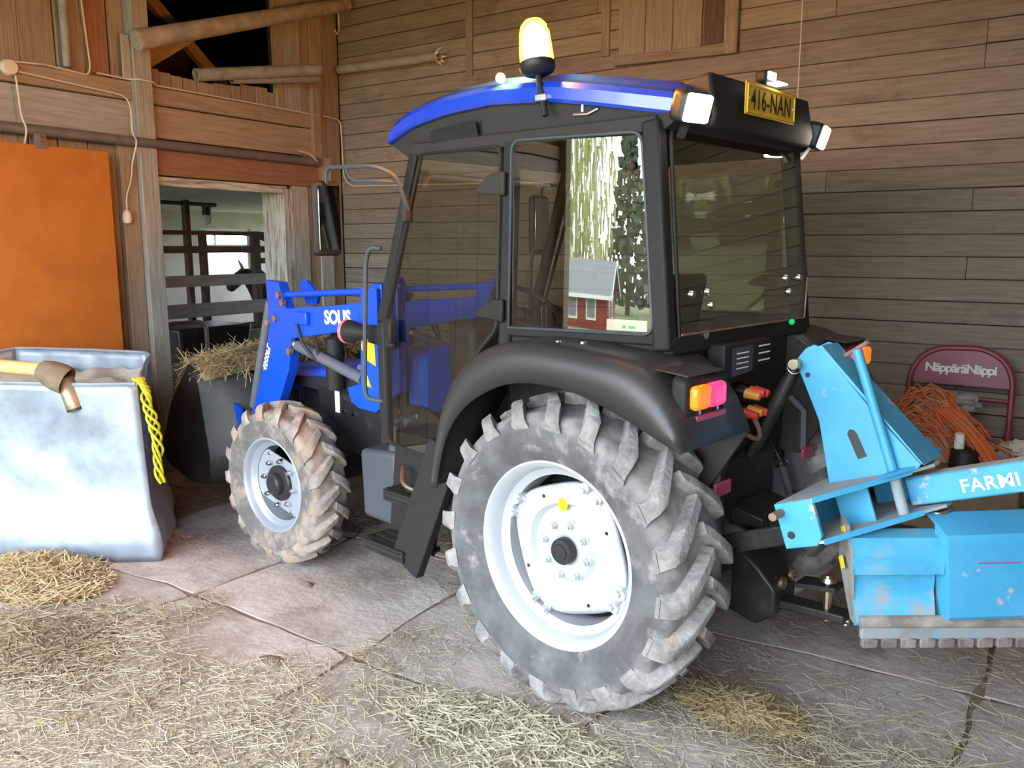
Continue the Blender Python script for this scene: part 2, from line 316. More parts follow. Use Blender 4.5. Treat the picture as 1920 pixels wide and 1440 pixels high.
# floor: dirt bed with concrete slabs
floor = struct(obj('floor', bbox(MB(), UR, 9.6, -6.6, V1, -.14, -.010), M['soil_and_shade'], smooth=False))
ul = [4.62, 3.42, 2.25, 1.12, -.08, -1.28, -2.5, -3.6, -4.58]; vl = [-2.58, -1.42, -.2, 1.0, 2.15, 3.2, 4.19]
jit = {}
for i, u in enumerate(ul):
    for j, v in enumerate(vl):
        e = i in (0, len(ul)-1) or j in (0, len(vl)-1)
        jit[i, j] = (u + (0 if e else R_.uniform(-.07, .07)), v + (0 if e else R_.uniform(-.07, .07)))
for i in range(len(ul)-1):
    for j in range(len(vl)-1):
        c = [jit[i+1, j], jit[i, j], jit[i, j+1], jit[i+1, j+1]]; pts = []
        cx = sum(p[0] for p in c)/4; cy = sum(p[1] for p in c)/4
        for k in range(4):
            a, b = c[k], c[(k+1) % 4]
            for s_ in range(9):
                t = s_/9; x = lerp(a[0], b[0], t); y = lerp(a[1], b[1], t)
                d = math.hypot(x-cx, y-cy); g = .013 + .012*noise.noise((x*3, y*3, 5)) + (.02 if s_ == 0 else 0)
                x += (cx-x)/d*g + .035*noise.noise((x*3, y*3, 1)) + .012*noise.noise((x*11, y*11, 1)); y += (cy-y)/d*g + .035*noise.noise((x*3, y*3, 9)) + .012*noise.noise((x*11, y*11, 9))
                pts.append((x, y))
        z = R_.uniform(-.004, 0)
        mb = MB(); mb.prism([B(x, y, -.03) for x, y in pts], (0, 0, .03+z)); obj('floor_slab', mb, M['soil_and_shade' if (cx > 3.3 and cy < .9) or (cx > 2.3 and cy < -.3) else 'concrete'], floor, smooth=False)  # slabs towards the doorway coloured dark for dirt and the bin's shadow
# back wall: horizontal boards
wall_back = struct(obj('wall_back', bbox(MB(), UR, U0+.2, V0-.12, V0-.03, -.1, ZC), M['backing'], smooth=False))
BW = .1436; k = 0
studs = [UR, -3.6, -2.7, -1.8, -.9, 0, .9, 1.8, 2.7, 3.6, U0]
while .043 + BW*(k-1) < ZC-.05:
    z = .043 + BW*(k-.5); cuts = [UR] + sorted(R_.sample(studs[2:-2], R_.choice((1, 2, 2)))) + [U0]
    for a, b in zip(cuts, cuts[1:]):
        o_ = R_.uniform(-.004, .004)
        plank('wall_board', wall_back, B(a+.002, V0-.011+o_, z), B(b-.002, V0-.011+o_, z), ZX, BW-R_.choice((.004, .005, .008)), .024, M['wall_wood'], wob=.0012)
    k += 1
for (u0, u1, z0, z1, t, m_) in ((1.38, 1.60, 3.26, ZC, .03, 'wall_wood'), (1.16, 1.375, 3.26, ZC, .03, 'wall_wood'), (.93, 1.155, 3.26, ZC, .03, 'wall_wood'), (.76, .92, 3.28, ZC, .012, 'dark_wood'), (.65, .75, 3.19, ZC, .06, 'wall_wood')):  # the dark board stands in for the shaded gap beside the hatch
    plank('hatch_board', wall_back, B((u0+u1)/2, V0+t/2, z0), B((u0+u1)/2, V0+t/2, z1), UX, u1-u0, t, M[m_])
plank('hatch_sill', wall_back, B(.75, V0+.03, 3.225), B(1.62, V0+.03, 3.245), ZX, .07, .06, M['wall_wood'])
for u in (1.72, 3.05):
    plank('wall_batten', wall_back, B(u, V0+.012, 3.3), B(u, V0+.012, ZC), UX, .07, .024, M['wall_wood'])
# left wall with doorway and loft opening
mb = MB()
for v0, v1, z0, z1 in ((-.54, V1, -.1, ZC), (V0, -1.82, -.1, ZC), (-1.82, -.54, 2.4, 3.16), (-1.82, -.54, 4.1, ZC)): bbox(mb, U0+.035, U0+.09, v0, v1, z0, z1)
wall_left = struct(obj('wall_left', mb, M['backing'], smooth=False))
def LW(name, v0, v1, z0, z1, m_, proud=0., t=.03, vert=None):
    vert = (z1-z0) > abs(v1-v0) if vert is None else vert
    u = U0 - proud + t/2; vm = (v0+v1)/2; zm = (z0+z1)/2
    if vert: return plank(name, wall_left, B(u, vm, z0), B(u, vm, z1), VX, abs(v1-v0)-.004, t, M[m_], wob=.002)
    return plank(name, wall_left, B(u, v0, zm), B(u, v1, zm), ZX, (z1-z0)-.004, t, M[m_], wob=.003)
e_ = [V1-.02, 3.9, 3.62, 3.3, 3.05, 2.72, 2.4, 2.1, 1.82, 1.5, 1.2, .92, .66, .40]
for a, b in zip(e_, e_[1:]): m_ = 'dark_wood' if a > 1.9 else 'tan_wood'; LW('wall_plank', b, a, 3.02, ZC, m_); LW('wall_plank', b, a, 0, 2.70, m_)
LW('wall_plank', .16, .40, 3.02, ZC, 'tan_wood'); LW('wall_plank', -.07, .155, 3.02, ZC, 'tan_wood', .012)
LW('wall_plank', -.25, -.075, 3.02, ZC, 'red_wood', -.015); LW('wall_plank', -.37, -.255, 3.02, ZC, 'tan_wood')
for a, b in ((.20, .395), (-.02, .195), (-.23, -.025)): LW('wall_plank', a, b, 0, 2.70, 'tan_wood')
LW('wall_beam', -.37, V1-.02, 2.935, 3.07, 'tan_wood', .05, .06); LW('wall_beam', -.37, V1-.02, 2.67, 2.93, 'grey_wood', .025, .05)
LW('door_post', -.37, -.23, 0, 2.68, 'tan_wood', .05, .07); LW('door_post', -.52, -.372, 0, ZC, 'grey_wood', .10, .14)
LW('strap_plate', -.372, -.30, 3.09, 3.40, 'grey_wood', .075, .02)
LW('wall_beam', -2.27, -.525, 2.935, 3.065, 'tan_wood', .03, .05); LW('wall_beam', -2.27, -.525, 2.68, 2.93, 'tan_wood', .02, .045)
LW('lintel', -2.24, -.525, 2.39, 2.60, 'red_wood', .05, .1)
LW('lintel_pole', -1.86, -.525, 2.31, 2.385, 'pale_bark', .03, .08)
v = -.53
while v > -1.78:
    w = R_.uniform(.10, .17); LW('short_plank', max(v-w, -1.80), v, 2.98, 3.20+R_.uniform(-.035, .03), 'tan_wood', -.004); v -= w+.004
LW('loft_post', -1.875, -1.80, 3.02, ZC, 'tan_wood', .03, .06); LW('loft_post', -2.10, -1.88, 3.02, ZC, 'grey_wood', .015, .05)
LW('wall_plank', -2.22, -2.105, 2.6, ZC, 'tan_wood'); LW('wall_plank', -2.40, -2.225, 0, ZC, 'tan_wood'); LW('wall_plank', V0+.01, -2.405, 0, ZC, 'tan_wood')
LW('wall_post', -2.30, -2.19, 2.62, 3.42, 'tan_wood', .06, .06)
LW('door_jamb', -1.935, -1.81, 0, 2.36, 'pale_bark', .035, .30); LW('door_jamb', -2.12, -1.94, 0, 2.40, 'grey_wood', .03, .06); LW('wall_plank', -2.225, -2.12, 0, 2.60, 'tan_wood')
LW('wall_post', -2.44, -2.27, 0, 2.68, 'grey_wood', .02, .05)
plank('door_jamb', wall_left, B(U0+.16, -.53, 0), B(U0+.16, -.53, 2.35), UX, .26, .03, M['red_wood'])
# right wall, doorway wall, ceiling
wall_right = struct(obj('wall_right', bbox(MB(), UR-.1, UR, V0-.1, V1, -.1, ZC), M['wall_wood'], smooth=False))
mb = MB(); bbox(mb, UR-.1, -2.4, V1, V1+.12, -.1, ZC); bbox(mb, 4.44, U0+.1, V1, V1+.12, -.1, ZC); bbox(mb, -2.4, 4.44, V1, V1+.12, 3.6, ZC)
wall_front = struct(obj('wall_front', mb, M['wall_wood'], smooth=False))
ceiling = struct(obj('ceiling', bbox(MB(), UR-.1, U0+.1, V0-.15, V1+.12, ZC, ZC+.1), M['wall_wood'], smooth=False))
for u in (-3.2, -1.2, .8, 2.8):
    plank('ceiling_joist', ceiling, B(u, V0, ZC-.11), B(u, V1, ZC-.11), ZX, .22, .12, M['grey_wood'])
# cattle room beyond the doorway
UF, CZ = 9.5, 2.36
wv0, wv1, wz0, wz1 = -5.30, -4.37, 1.36, 2.11
mb = MB()
bbox(mb, UF, UF+.2, -6.6, wv0, -.1, CZ+.1); bbox(mb, UF, UF+.2, wv1, 2.2, -.1, CZ+.1); bbox(mb, UF, UF+.2, wv0, wv1, -.1, wz0); bbox(mb, UF, UF+.2, wv0, wv1, wz1, CZ+.1)
wall_cattle_room = struct(obj('wall_far', mb, M['plaster'], smooth=False))
for v0, v1 in ((-6.8, -6.6), (2.2, 2.4)):                # side walls of the cattle room with unseen openings added to brighten it
    mb = MB(); bbox(mb, U0+.1, UF+.2, v0, v1, -.1, 1.05); bbox(mb, U0+.1, UF+.2, v0, v1, 2.15, 4.9)
    us = [U0+.1, 5.2, 6.6, 6.85, 8.0, 8.2, 9.3, UF+.2]
    for a, b in zip(us[::2], us[1::2]): bbox(mb, a, b, v0, v1, 1.05, 2.15)
    struct(obj('wall_side', mb, M['plaster'], smooth=False))
struct(obj('ceiling_cattle_room', bbox(MB(), U0+.3, UF+.2, -6.7, 2.3, CZ, CZ+.12), M['ceilwhite'], smooth=False))
mb = MB(); bbox(mb, U0+.1, U0+.28, -1.82, -.54, 2.40, 2.60); struct(obj('trim_1', mb, M['dark_wood'], smooth=False))
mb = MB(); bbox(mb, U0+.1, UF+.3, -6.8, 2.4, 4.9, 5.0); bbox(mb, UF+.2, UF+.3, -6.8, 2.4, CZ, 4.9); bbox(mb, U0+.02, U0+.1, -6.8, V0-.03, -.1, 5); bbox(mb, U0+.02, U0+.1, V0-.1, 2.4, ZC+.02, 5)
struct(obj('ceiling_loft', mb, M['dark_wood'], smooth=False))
# window of the cattle room
win = struct(empty('window_1', B(UF, (wv0+wv1)/2, wz0)))
def wpart(name, mb, m_): o = obj(name, mb, M[m_], win, smooth=False); o.location = -win.location; return o
for v0, v1, z0, z1 in ((wv0, wv0+.05, wz0, wz1), (wv1-.05, wv1, wz0, wz1), (wv0, wv1, wz0, wz0+.05), (wv0, wv1, wz1-.05, wz1), (wv0, wv1, 1.84, 1.87)):
    wpart('window_frame', bbox(MB(), UF+.04, UF+.10, v0, v1, z0, z1), 'trimw')
wpart('window_mullion', bbox(MB(), UF+.05, UF+.09, -4.68, -4.65, 1.87, wz1-.05), 'trimw')
wpart('window_pane', bbox(MB(), UF+.066, UF+.072, wv0+.05, wv1-.05, wz0+.05, 1.84), 'clear')
wpart('window_pane', bbox(MB(), UF+.066, UF+.072, -4.65, wv1-.05, 1.87, wz1-.05), 'clear'); wpart('window_pane', bbox(MB(), UF+.066, UF+.072, wv0+.05, -4.68, 1.87, wz1-.05), 'clear')
# pen of the cattle room
pen = empty('cattle_pen', B(7.0, -2.8, 0)); tag(pen, 'dark wooden cattle pen of posts and rails beyond the doorway', 'fence')
def pp(name, a, b, w, t, m_, wd=None):
    o = plank(name, None, B(*a), B(*b), wd if wd is not None else ZX, w, t, M[m_]); o.parent = pen; o.matrix_basis = Matrix.Translation(-pen.location) @ o.matrix_basis; return o
for v, h, w in ((-2.42, 2.36, .06), (-2.62, 2.02, .07), (-3.37, 2.02, .10), (-3.72, 2.36, .10), (-1.2, 2.36, .08)): pp('pen_post', (7.0, v, 0), (7.0, v, h), w, .08, 'dark_wood', VX)
for z, w, m_ in ((1.99, .05, 'dark_wood'), (1.80, .08, 'dark_wood'), (1.44, .13, 'grey_wood'), (1.10, .16, 'grey_wood'), (.84, .14, 'dark_wood'), (.55, .14, 'dark_wood')): pp('pen_rail', (6.94, -1.0, z), (6.94, -4.3, z), w, .035, m_)
pp('pen_rail', (6.99, -3.37, 1.98), (6.99, -3.72, 1.86), .06, .03, 'dark_wood'); pp('pen_rail', (6.98, -3.35, 1.66), (6.98, -3.75, 1.66), .07, .04, 'dark_wood')
mb = MB(); mb.tube([B(8.3, -1.5, 1.78), B(8.3, -2.85, 1.78), B(8.3, -2.85, .0)], .02, 8); g = obj('pen_gate_tube', mb, M['black'], pen); g.location = -pen.location
mb = MB(); mb.tube([B(6.6, -.8, 2.31), B(6.9, -2.75, 2.31)], .022, 8); tag(obj('water_pipe', mb, M['black']), 'thin dark pipe under the whitewashed ceiling beyond the doorway', 'pipe')
# sky-lit yard outside
mb = MB()                                             # the yard falls away from the doorway
mb.grid([[B(u, v, z) for u in (-70, 0, 10, 90)] for v, z in ((-70, -.2), (V1, -.15), (V1+6, -.3), (V1+25, -1.0), (110, -1.0))]); struct(obj('ground_yard', mb, M['grass'], ang=60))
# ================================================================== the tractor (x forward, y to its left, origin under the rear axle)
T = empty('tractor', (0, 0, 0)); tag(T, 'blue compact tractor with black cab, front loader and lit amber beacon', 'tractor')
def tp(name, mb, m_, parent=None, **k): return obj(name, mb, M[m_], parent or T, **k)
def child_of(o, p): o.parent = p; return o

# ---------------------------------------------------------------- wheels
def interp(tab, y):
    for (a, b), (c, d) in zip(tab, tab[1:]):
        if a <= y <= c: return lerp(b, d, (y-a)/(c-a))
    return tab[-1][1]
def make_wheel(nm, s, x, yc, z, R, hw, rimr, rimw, nl, lugm, steer=0):
    k = hw/.19
    prof = [(rimr-.008, rimw), (rimr+.02, rimw+.012*k)]
    for f, y in ((.22, .165), (.48, .186), (.64, .190), (.80, .182), (.90, .165), (.945, .13), (.965, .07), (.97, 0)):
        prof.append((lerp(rimr+.015, R, f) if f < .93 else R*(.93+.035*(f-.945)/.025) if f < 1 else 0, y*k))
    # smooth shoulder by hand
    Rc = R - .055*k**.5
    prof = [(rimr-.008, rimw), (rimr+.022, rimw+.014*k), (lerp(rimr, Rc, .42), .184*k), (lerp(rimr, Rc, .66), .190*k), (lerp(rimr, Rc, .84), .180*k), (lerp(rimr, Rc, .95), .160*k), (Rc-.004, .125*k), (Rc+.006, .06*k), (Rc+.010, 0)]
    full = [(r, y*s) for r, y in prof] + [(r, -y*s) for r, y in prof[-2::-1]]
    ty = obj(nm+'_tyre', MB().lathe(full, n=72), M['rubber' if nm == 'rear' else 'rubberf'], T, ang=50); ty.location = (x, yc*s, z); ty.rotation_euler.z = steer
    # two mirrored tread bars
    for half in (1, -1):
        st = [(-.014, Rc-.02, R, 0, .029, .021), (.045, Rc-.02, R, .07, .032, .024), (.105, Rc-.02, R-.004, .155, .036, .027), (.155, Rc-.04, R-.012, .225, .041, .031),
              (.183, Rc-.06, R-.032, .255, .040, .029), (.198, lerp(rimr, Rc, .78), R-.075, .27, .041, .031), (.193, lerp(rimr, Rc, .68), lerp(rimr, Rc, .74), .28, .040, .034)]
        rows = []; kk = k**.5 if nm == 'rear' else 1.0
        for y, rb, rt_, dp, wb, wt in st:
            dp = dp*(.63/R)*k; yy = y*k*half*s; row = []
            for rr, w in ((rb, wb), (rt_-.004, wt*1.08), (rt_, wt*.86), (rt_, -wt*.86), (rt_-.004, -wt*1.08), (rb, -wb)):
                ph = dp + w*kk/rr; row.append(Vector((rr*math.cos(ph), yy, rr*math.sin(ph))))
            rows.append(row)
        mb = MB().grid(rows, closed=True); mb.f += [tuple(range(6))[::-1], tuple(range(36, 42))]
        me = mb.mesh('tread_lug', True, 40); me.materials.append(M[lugm])
        for i in range(nl):
            o = link('tread_lug', me, None, ty); o.rotation_euler.y = -(2*PI*(i + (.5 if half < 0 else 0))/nl + .11)
    return ty
WZ, WR = .632, .632
for s in (1, -1):
    make_wheel('rear', s, 0, .655, WZ, WR, .19, .381, .145, 20, 'lug')
    rm = tp('rear_rim', MB().lathe([(.372, s*.150), (.386, s*.147), (.386, s*.141), (.366, s*.136), (.360, s*.115), (.352, s*.105), (.345, s*.085), (.318, s*.065), (.314, -s*.05), (.345, -s*.08), (.36, -s*.12), (.386, -s*.147), (.372, -s*.15), (.35, -s*.11), (.335, -s*.075), (.306, -s*.045), (.308, s*.06), (.338, s*.082), (.346, s*.11), (.356, s*.135)], n=72, closed=True), 'rim')
    rm.location = (0, .655*s, WZ)
    # four-lobed wheel disc with a raised ring and a dished centre
    rows = []; tab = [(0, .052), (.25, .052), (.40, .050), (.46, .030), (.62, .026), (.68, .052), (.90, .056), (.97, .045), (1.0, .030)]
    for f in (.17, .25, .33, .40, .46, .55, .62, .68, .78, .90, .97, 1.0):
        row = []
        for i in range(72):
            t = 2*PI*i/72; ct, sn = abs(math.cos(t+.32)), abs(math.sin(t+.32))
            lob = (ct**3.4 + sn**3.4)**(-1/3.4); rr = f*lerp(.29, .262*lob, f**4)
            row.append(Vector((rr*math.cos(t), s*interp(tab, f), rr*math.sin(t))))
        rows.append(row)
    d = tp('wheel_disc', MB().grid(rows, closed=True), 'rim', rm, solid=.012)
    for i in range(4):
        t = PI/4 + i*PI/2 - .32; c, sn = math.cos(t), math.sin(t); tv = Vector((-sn, 0, c)); rv = Vector((c, 0, sn))
        for e in (-1, 1):
            mb = MB(); p = rv*.287 + tv*.035*e + Vector((0, s*.045, 0)); mb.beam(p-rv*.02, p+rv*.03, .035, .035, (0, 1, 0)); mb.cyl(p+Vector((0, s*.01, 0)), p+Vector((0, s*.05, 0)), .014, 6)
            mb.cyl(p+rv*.012+Vector((0, s*.0, 0)), p+rv*.012+Vector((0, s*.034, 0)), .02, 10)
            tp('rim_clamp', mb, 'rim', rm)
    hub = MB().lathe([(.001, s*.105), (.030, s*.104), (.034, s*.096), (.050, s*.095), (.054, s*.088), (.055, s*.03)], n=28)
    tp('hub_cap', hub, 'black', rm)
    nm = MB(); nm.cyl((0, s*.045, 0), (0, s*.075, 0), .0155, 6); nm.cyl((0, s*.075, 0), (0, s*.088, 0), .011, 8); nm.lathe([(.02, s*.05), (.02, s*.056), (.012, s*.058)], n=12); nme = nm.mesh('wheel_nut'); nme.materials.append(M['rim'])
    for i in range(8):
        o = link('wheel_nut', nme, None, rm); a = 2*PI*i/8 + .2; o.location = (.108*math.cos(a), 0, .108*math.sin(a))
    for i in range(4):
        a = PI/4 + i*PI/2 + .25; mb = MB(); mb.cyl((.232*math.cos(a), s*.05, .232*math.sin(a)), (.232*math.cos(a), s*.0625, .232*math.sin(a)), .008, 10); tp('disc_hole', mb, 'black', rm)
    if s == 1:
        mb = MB(); mb.lathe([(.001, .0625), (.021, .0623), (.021, .050)], n=20); o = tp('yellow_sticker', mb, 'sticker', rm); o.location = (.02, .0, .185); o.scale = (1, 1, 1.25)
FX, FZ, FR = 2.159, .475, .475
for s in (1, -1):
    st = .077
    make_wheel('front', s, FX, .665, FZ, FR, .122, .276, .098, 17, 'lugf', st)
    rm = tp('front_rim', MB().lathe([(.268, s*.103), (.281, s*.100), (.281, s*.094), (.262, s*.088), (.256, s*.070), (.240, s*.060), (.228, s*.045), (.226, -s*.06), (.256, -s*.075), (.281, -s*.1), (.266, -s*.1), (.245, -s*.07), (.220, -s*.05), (.222, s*.04), (.236, s*.052), (.252, s*.068), (.256, s*.09)], n=64, closed=True), 'rimf')
    rm.location = (FX, .665*s, FZ); rm.rotation_euler.z = st
    q = []                                                   # plate with two straight edges
    for i in range(40):
        t = 2*PI*i/40; x_, z_ = .222*math.cos(t), .222*math.sin(t); z_ = max(-.15, min(.15, z_)); a = .25; q.append(Vector((x_*math.cos(a)-z_*math.sin(a), s*.022, x_*math.sin(a)+z_*math.cos(a))))
    tp('wheel_disc', MB().prism(q, (0, s*.012, 0)), 'rimf', rm, bevel=.003)
    tp('hub_cap', MB().lathe([(.001, s*.10), (.045, s*.10), (.052, s*.092), (.062, s*.09), (.066, s*.06), (.098, s*.058), (.105, s*.05), (.105, s*.02)], n=32), 'black', rm)
    nm = MB(); nm.cyl((0, s*.03, 0), (0, s*.058, 0), .016, 6); nm.cyl((0, s*.058, 0), (0, s*.07, 0), .010, 8); nme = nm.mesh('wheel_nut'); nme.materials.append(M['steel'])
    for i in range(8):
        o = link('wheel_nut', nme, None, rm); a = 2*PI*i/8 + .15; o.location = (.135*math.cos(a), 0, .135*math.sin(a))
    for i in range(4):
        o = link('plate_bolt', nme, None, rm); a = PI/4*(2*i+1) + .25; o.location = (.19*math.cos(a)*.98, -s*.012, .19*math.sin(a)*.98); o.scale = (.8, .8, .8)

# ---------------------------------------------------------------- chassis
mb = MB(); mb.bx(-.42, .62, -.24, .24, .48, .98); mb.bx(.55, 1.35, -.17, .17, .45, .80); tp('transmission_housing', mb, 'chassis', bevel=.03)
mb = MB(); mb.tube([(0, -.56, WZ), (0, .56, WZ)], .11, 20); mb.tube([(0, -.35, WZ), (0, .35, WZ)], .17, 20); tp('rear_axle', mb, 'chassis')
mb = MB(); mb.bx(1.35, 2.75, -.19, .19, .55, 1.0); mb.bx(2.6, 3.15, -.16, .16, .50, .72); tp('engine_block', mb, 'chassis', bevel=.025)
mb = MB(); mb.tube([(FX, -.56, FZ), (FX, .56, FZ)], .07, 16); mb.box((FX, 0, .52), (.25, .3, .2)); tp('front_axle', mb, 'chassis', bevel=.01)
for s in (1, -1):
    tp('side_rail', MB().prism([(.95, s*.30, .82), (1.30, s*.30, .98), (2.30, s*.30, .98), (2.30, s*.30, .84), (1.9, s*.30, .66), (1.05, s*.30, .60)], (0, s*.025, 0)), 'chassis', bevel=.006)
    for x_, z_ in ((1.93, .93), (2.02, .93), (1.93, .86), (2.02, .86), (1.5, .93), (1.35, .93)):
        tp('frame_bolt', MB().cyl((x_, s*.325, z_), (x_, s*.342, z_), .015, 6), 'steel')
tp('warning_decal', MB().box((2.10, .3265, .91), (.045, .003, .13)), 'white')
# hood
rows = []
for x_, hw_, zt in ((1.30, .30, 1.30), (1.6, .31, 1.27), (1.85, .31, 1.20), (2.1, .30, 1.13), (2.6, .28, 1.08), (3.05, .25, 1.02), (3.13, .22, .98)):
    rows.append([Vector((x_, y, z)) for y, z in ((-hw_, .95), (-hw_, zt-.06), (-hw_*.88, zt-.02), (-hw_*.5, zt), (0, zt+.01), (hw_*.5, zt), (hw_*.88, zt-.02), (hw_, zt-.06), (hw_, .95))])
mb = MB().grid(rows); mb.f += [tuple(range(9)), tuple(range(54, 63))]; tp('hood', mb, 'blue', ang=50)
tp('front_grille', MB().box((3.165, 0, .86), (.02, .34, .3)), 'black', bevel=.005)
tp('side_panel', MB().prism([(1.45, .318, .96), (3.0, .30, .96), (3.0, .30, .99), (2.2, .318, 1.05), (1.45, .318, 1.08)], (0, .01, 0)), 'black')
mb = MB(); mb.tube([(2.05, .37, 1.00), (2.05, .37, 1.30)], .055, 16); mb.tube([(2.05, .37, 1.30), (1.95, .37, 1.36)], .03, 12); tp('air_filter', mb, 'matte')
# steps and fuel tank
tp('fuel_tank', MB().prism([(1.60, .34, .36), (1.62, .34, .74), (1.30, .34, .77), (1.30, .34, .36)], (0, .19, 0)), 'tank', bevel=.03, seg=3)
tp('tank_filler', MB().cyl((1.38, .46, .74), (1.38, .46, .90), .042, 16), 'tank')
mb = MB(); mb.beam((.74, .68, .92), (.98, .73, .30), .05, .20, (1, 0, .3)); tp('step_bracket', mb, 'matte', bevel=.006)
mb = MB(); mb.prism([(.86, .55, .90), (1.25, .55, .90), (1.33, .55, .30), (.98, .55, .30)], (0, .012, 0)); tp('step_back_panel', mb, 'matte')
def step(x0, x1, y0, y1, z):
    st_ = tp('step', MB().tube([Vector(p) for p in ((x0, y0, z), (x0, y1-.05, z), (x0+.05, y1, z), (x1-.06, y1, z), (x1, y1-.06, z), (x1, y0, z))], .014, 6), 'matte')
    for j in range(3): tp('tread_bar', MB().beam((x0, lerp(y0+.03, y1-.05, j/2), z), (x1, lerp(y0+.03, y1-.05, j/2), z), .03, .035), 'matte', st_)
    tp('step_lip', MB().beam((x0+.03, y1, z), (x1-.04, y1, z), .012, .055), 'matte', st_)
step(.94, 1.32, .56, .76, .35); step(.86, 1.20, .56, .72, .62)
mb = MB(); mb.tube(polyline([(1.15, .60, .74), (1.08, .66, .68), (.98, .66, .66), (.88, .63, .70)], 12), .014, 8); tp('hydraulic_hose', mb, 'brass')
tp('axle_guard', MB().prism([(.62, .50, .84), (.86, .50, .84), (.70, .50, .18), (.42, .50, .18), (.40, .50, .5)], (0, .14, 0)), 'tank', bevel=.02)
for x_ in (.66, .59): tp('bracket_bolt', MB().cyl((x_+.06, .74, .80), (x_+.06, .765, .80), .016, 8), 'steel')
# ---------------------------------------------------------------- fenders
FB = [(.600, .80), (.588, .871), (.531, 1.042), (.424, 1.176), (.264, 1.273), (.112, 1.316), (-.056, 1.321), (-.201, 1.301), (-.351, 1.255), (-.455, 1.207), (-.548, 1.172), (-.605, 1.160)]
FC = [(.64, .80), (.625, .90), (.58, 1.12), (.501, 1.285), (.382, 1.395), (.195, 1.460), (-.02, 1.462), (-.217, 1.450), (-.353, 1.437), (-.446, 1.396), (-.520, 1.330), (-.575, 1.25), (-.612, 1.165)]
NB = 40; fb = polyline([(x_, 0, z_) for x_, z_ in FB], NB); fc = polyline([(x_, 0, z_) for x_, z_ in FC], NB)
for s in (1, -1):
    rows = []
    for i in range(NB):
        b, c = fb[i], fc[i]; t = i/(NB-1); yi = lerp(.62, .42, min(1, t/.28)); yo = .875; m_ = b.lerp(c, .55)
        if t > .82:                                       # rounded rear end: the skirt fades into the back face
            f = (t-.82)/.18; b = b.lerp(c, f*.15); m_ = b.lerp(c, .55)
        row = [(b.x, yo-.01, b.z), (m_.x, yo, m_.z), (lerp(m_.x, c.x, .75), yo-.018, lerp(m_.z, c.z, .75)), (c.x, yo-.055, lerp(m_.z, c.z, .985)), (c.x, yo-.10, c.z), (c.x, lerp(yo, yi, .6), c.z), (c.x, yi, c.z)]
        rows.append([Vector((p[0], p[1]*s, p[2])) for p in row])
    fd = tp('rear_fender', MB().grid(rows), 'fender', ang=60, solid=.012)
    # inner wheel housing
    tp('wheel_housing', MB().prism([(p.x, s*.43, p.z) for p in fc[6:]] + [(-.45, s*.43, .9), (.45, s*.43, .9)], (0, -s*.02, 0)), 'liner')
    # tail lamp
    lx = .062
    lm = tp('tail_lamp', MB().prism([(-.575+lx, s*.53, 1.255), (-.575+lx, s*.53, 1.395), (-.575+lx, s*.76, 1.415), (-.575+lx, s*.80, 1.39), (-.575+lx, s*.80, 1.265)], (-.060, 0, -.01)), 'matte', bevel=.012)
    tp('lamp_top', MB().prism([(-.46, s*.55, 1.412), (-.575, s*.55, 1.400), (-.575, s*.79, 1.400), (-.44, s*.79, 1.412)], (0, 0, .006)), 'fender', lm, bevel=.003)
    mb = MB(); mb.box((-.590, s*.735, 1.330), (.04, .095, .085)); tp('indicator_lens', mb, 'orangelens', lm, bevel=.018, seg=3)
    mb = MB(); mb.box((-.590, s*.635, 1.330), (.04, .105, .085)); tp('stop_lens', mb, 'redlens', lm, bevel=.018, seg=3)
    tp('reflector', MB().box((-.578, s*.64, 1.250), (.012, .20, .026)), 'redrefl', lm, bevel=.003)
    for y_ in (.60, .72): tp('lamp_screw', MB().cyl((-.57, s*y_, 1.275), (-.582, s*y_, 1.275), .008, 8), 'steel', lm)
    for x_, y_ in ((-.06, .70), (.03, .74)): tp('fender_bolt', MB().lathe([(.001, .014), (.012, .012), (.016, .0)], o=(x_, s*y_, 1.462), ax=(0, 0, 1), n=12), 'steel', fd)
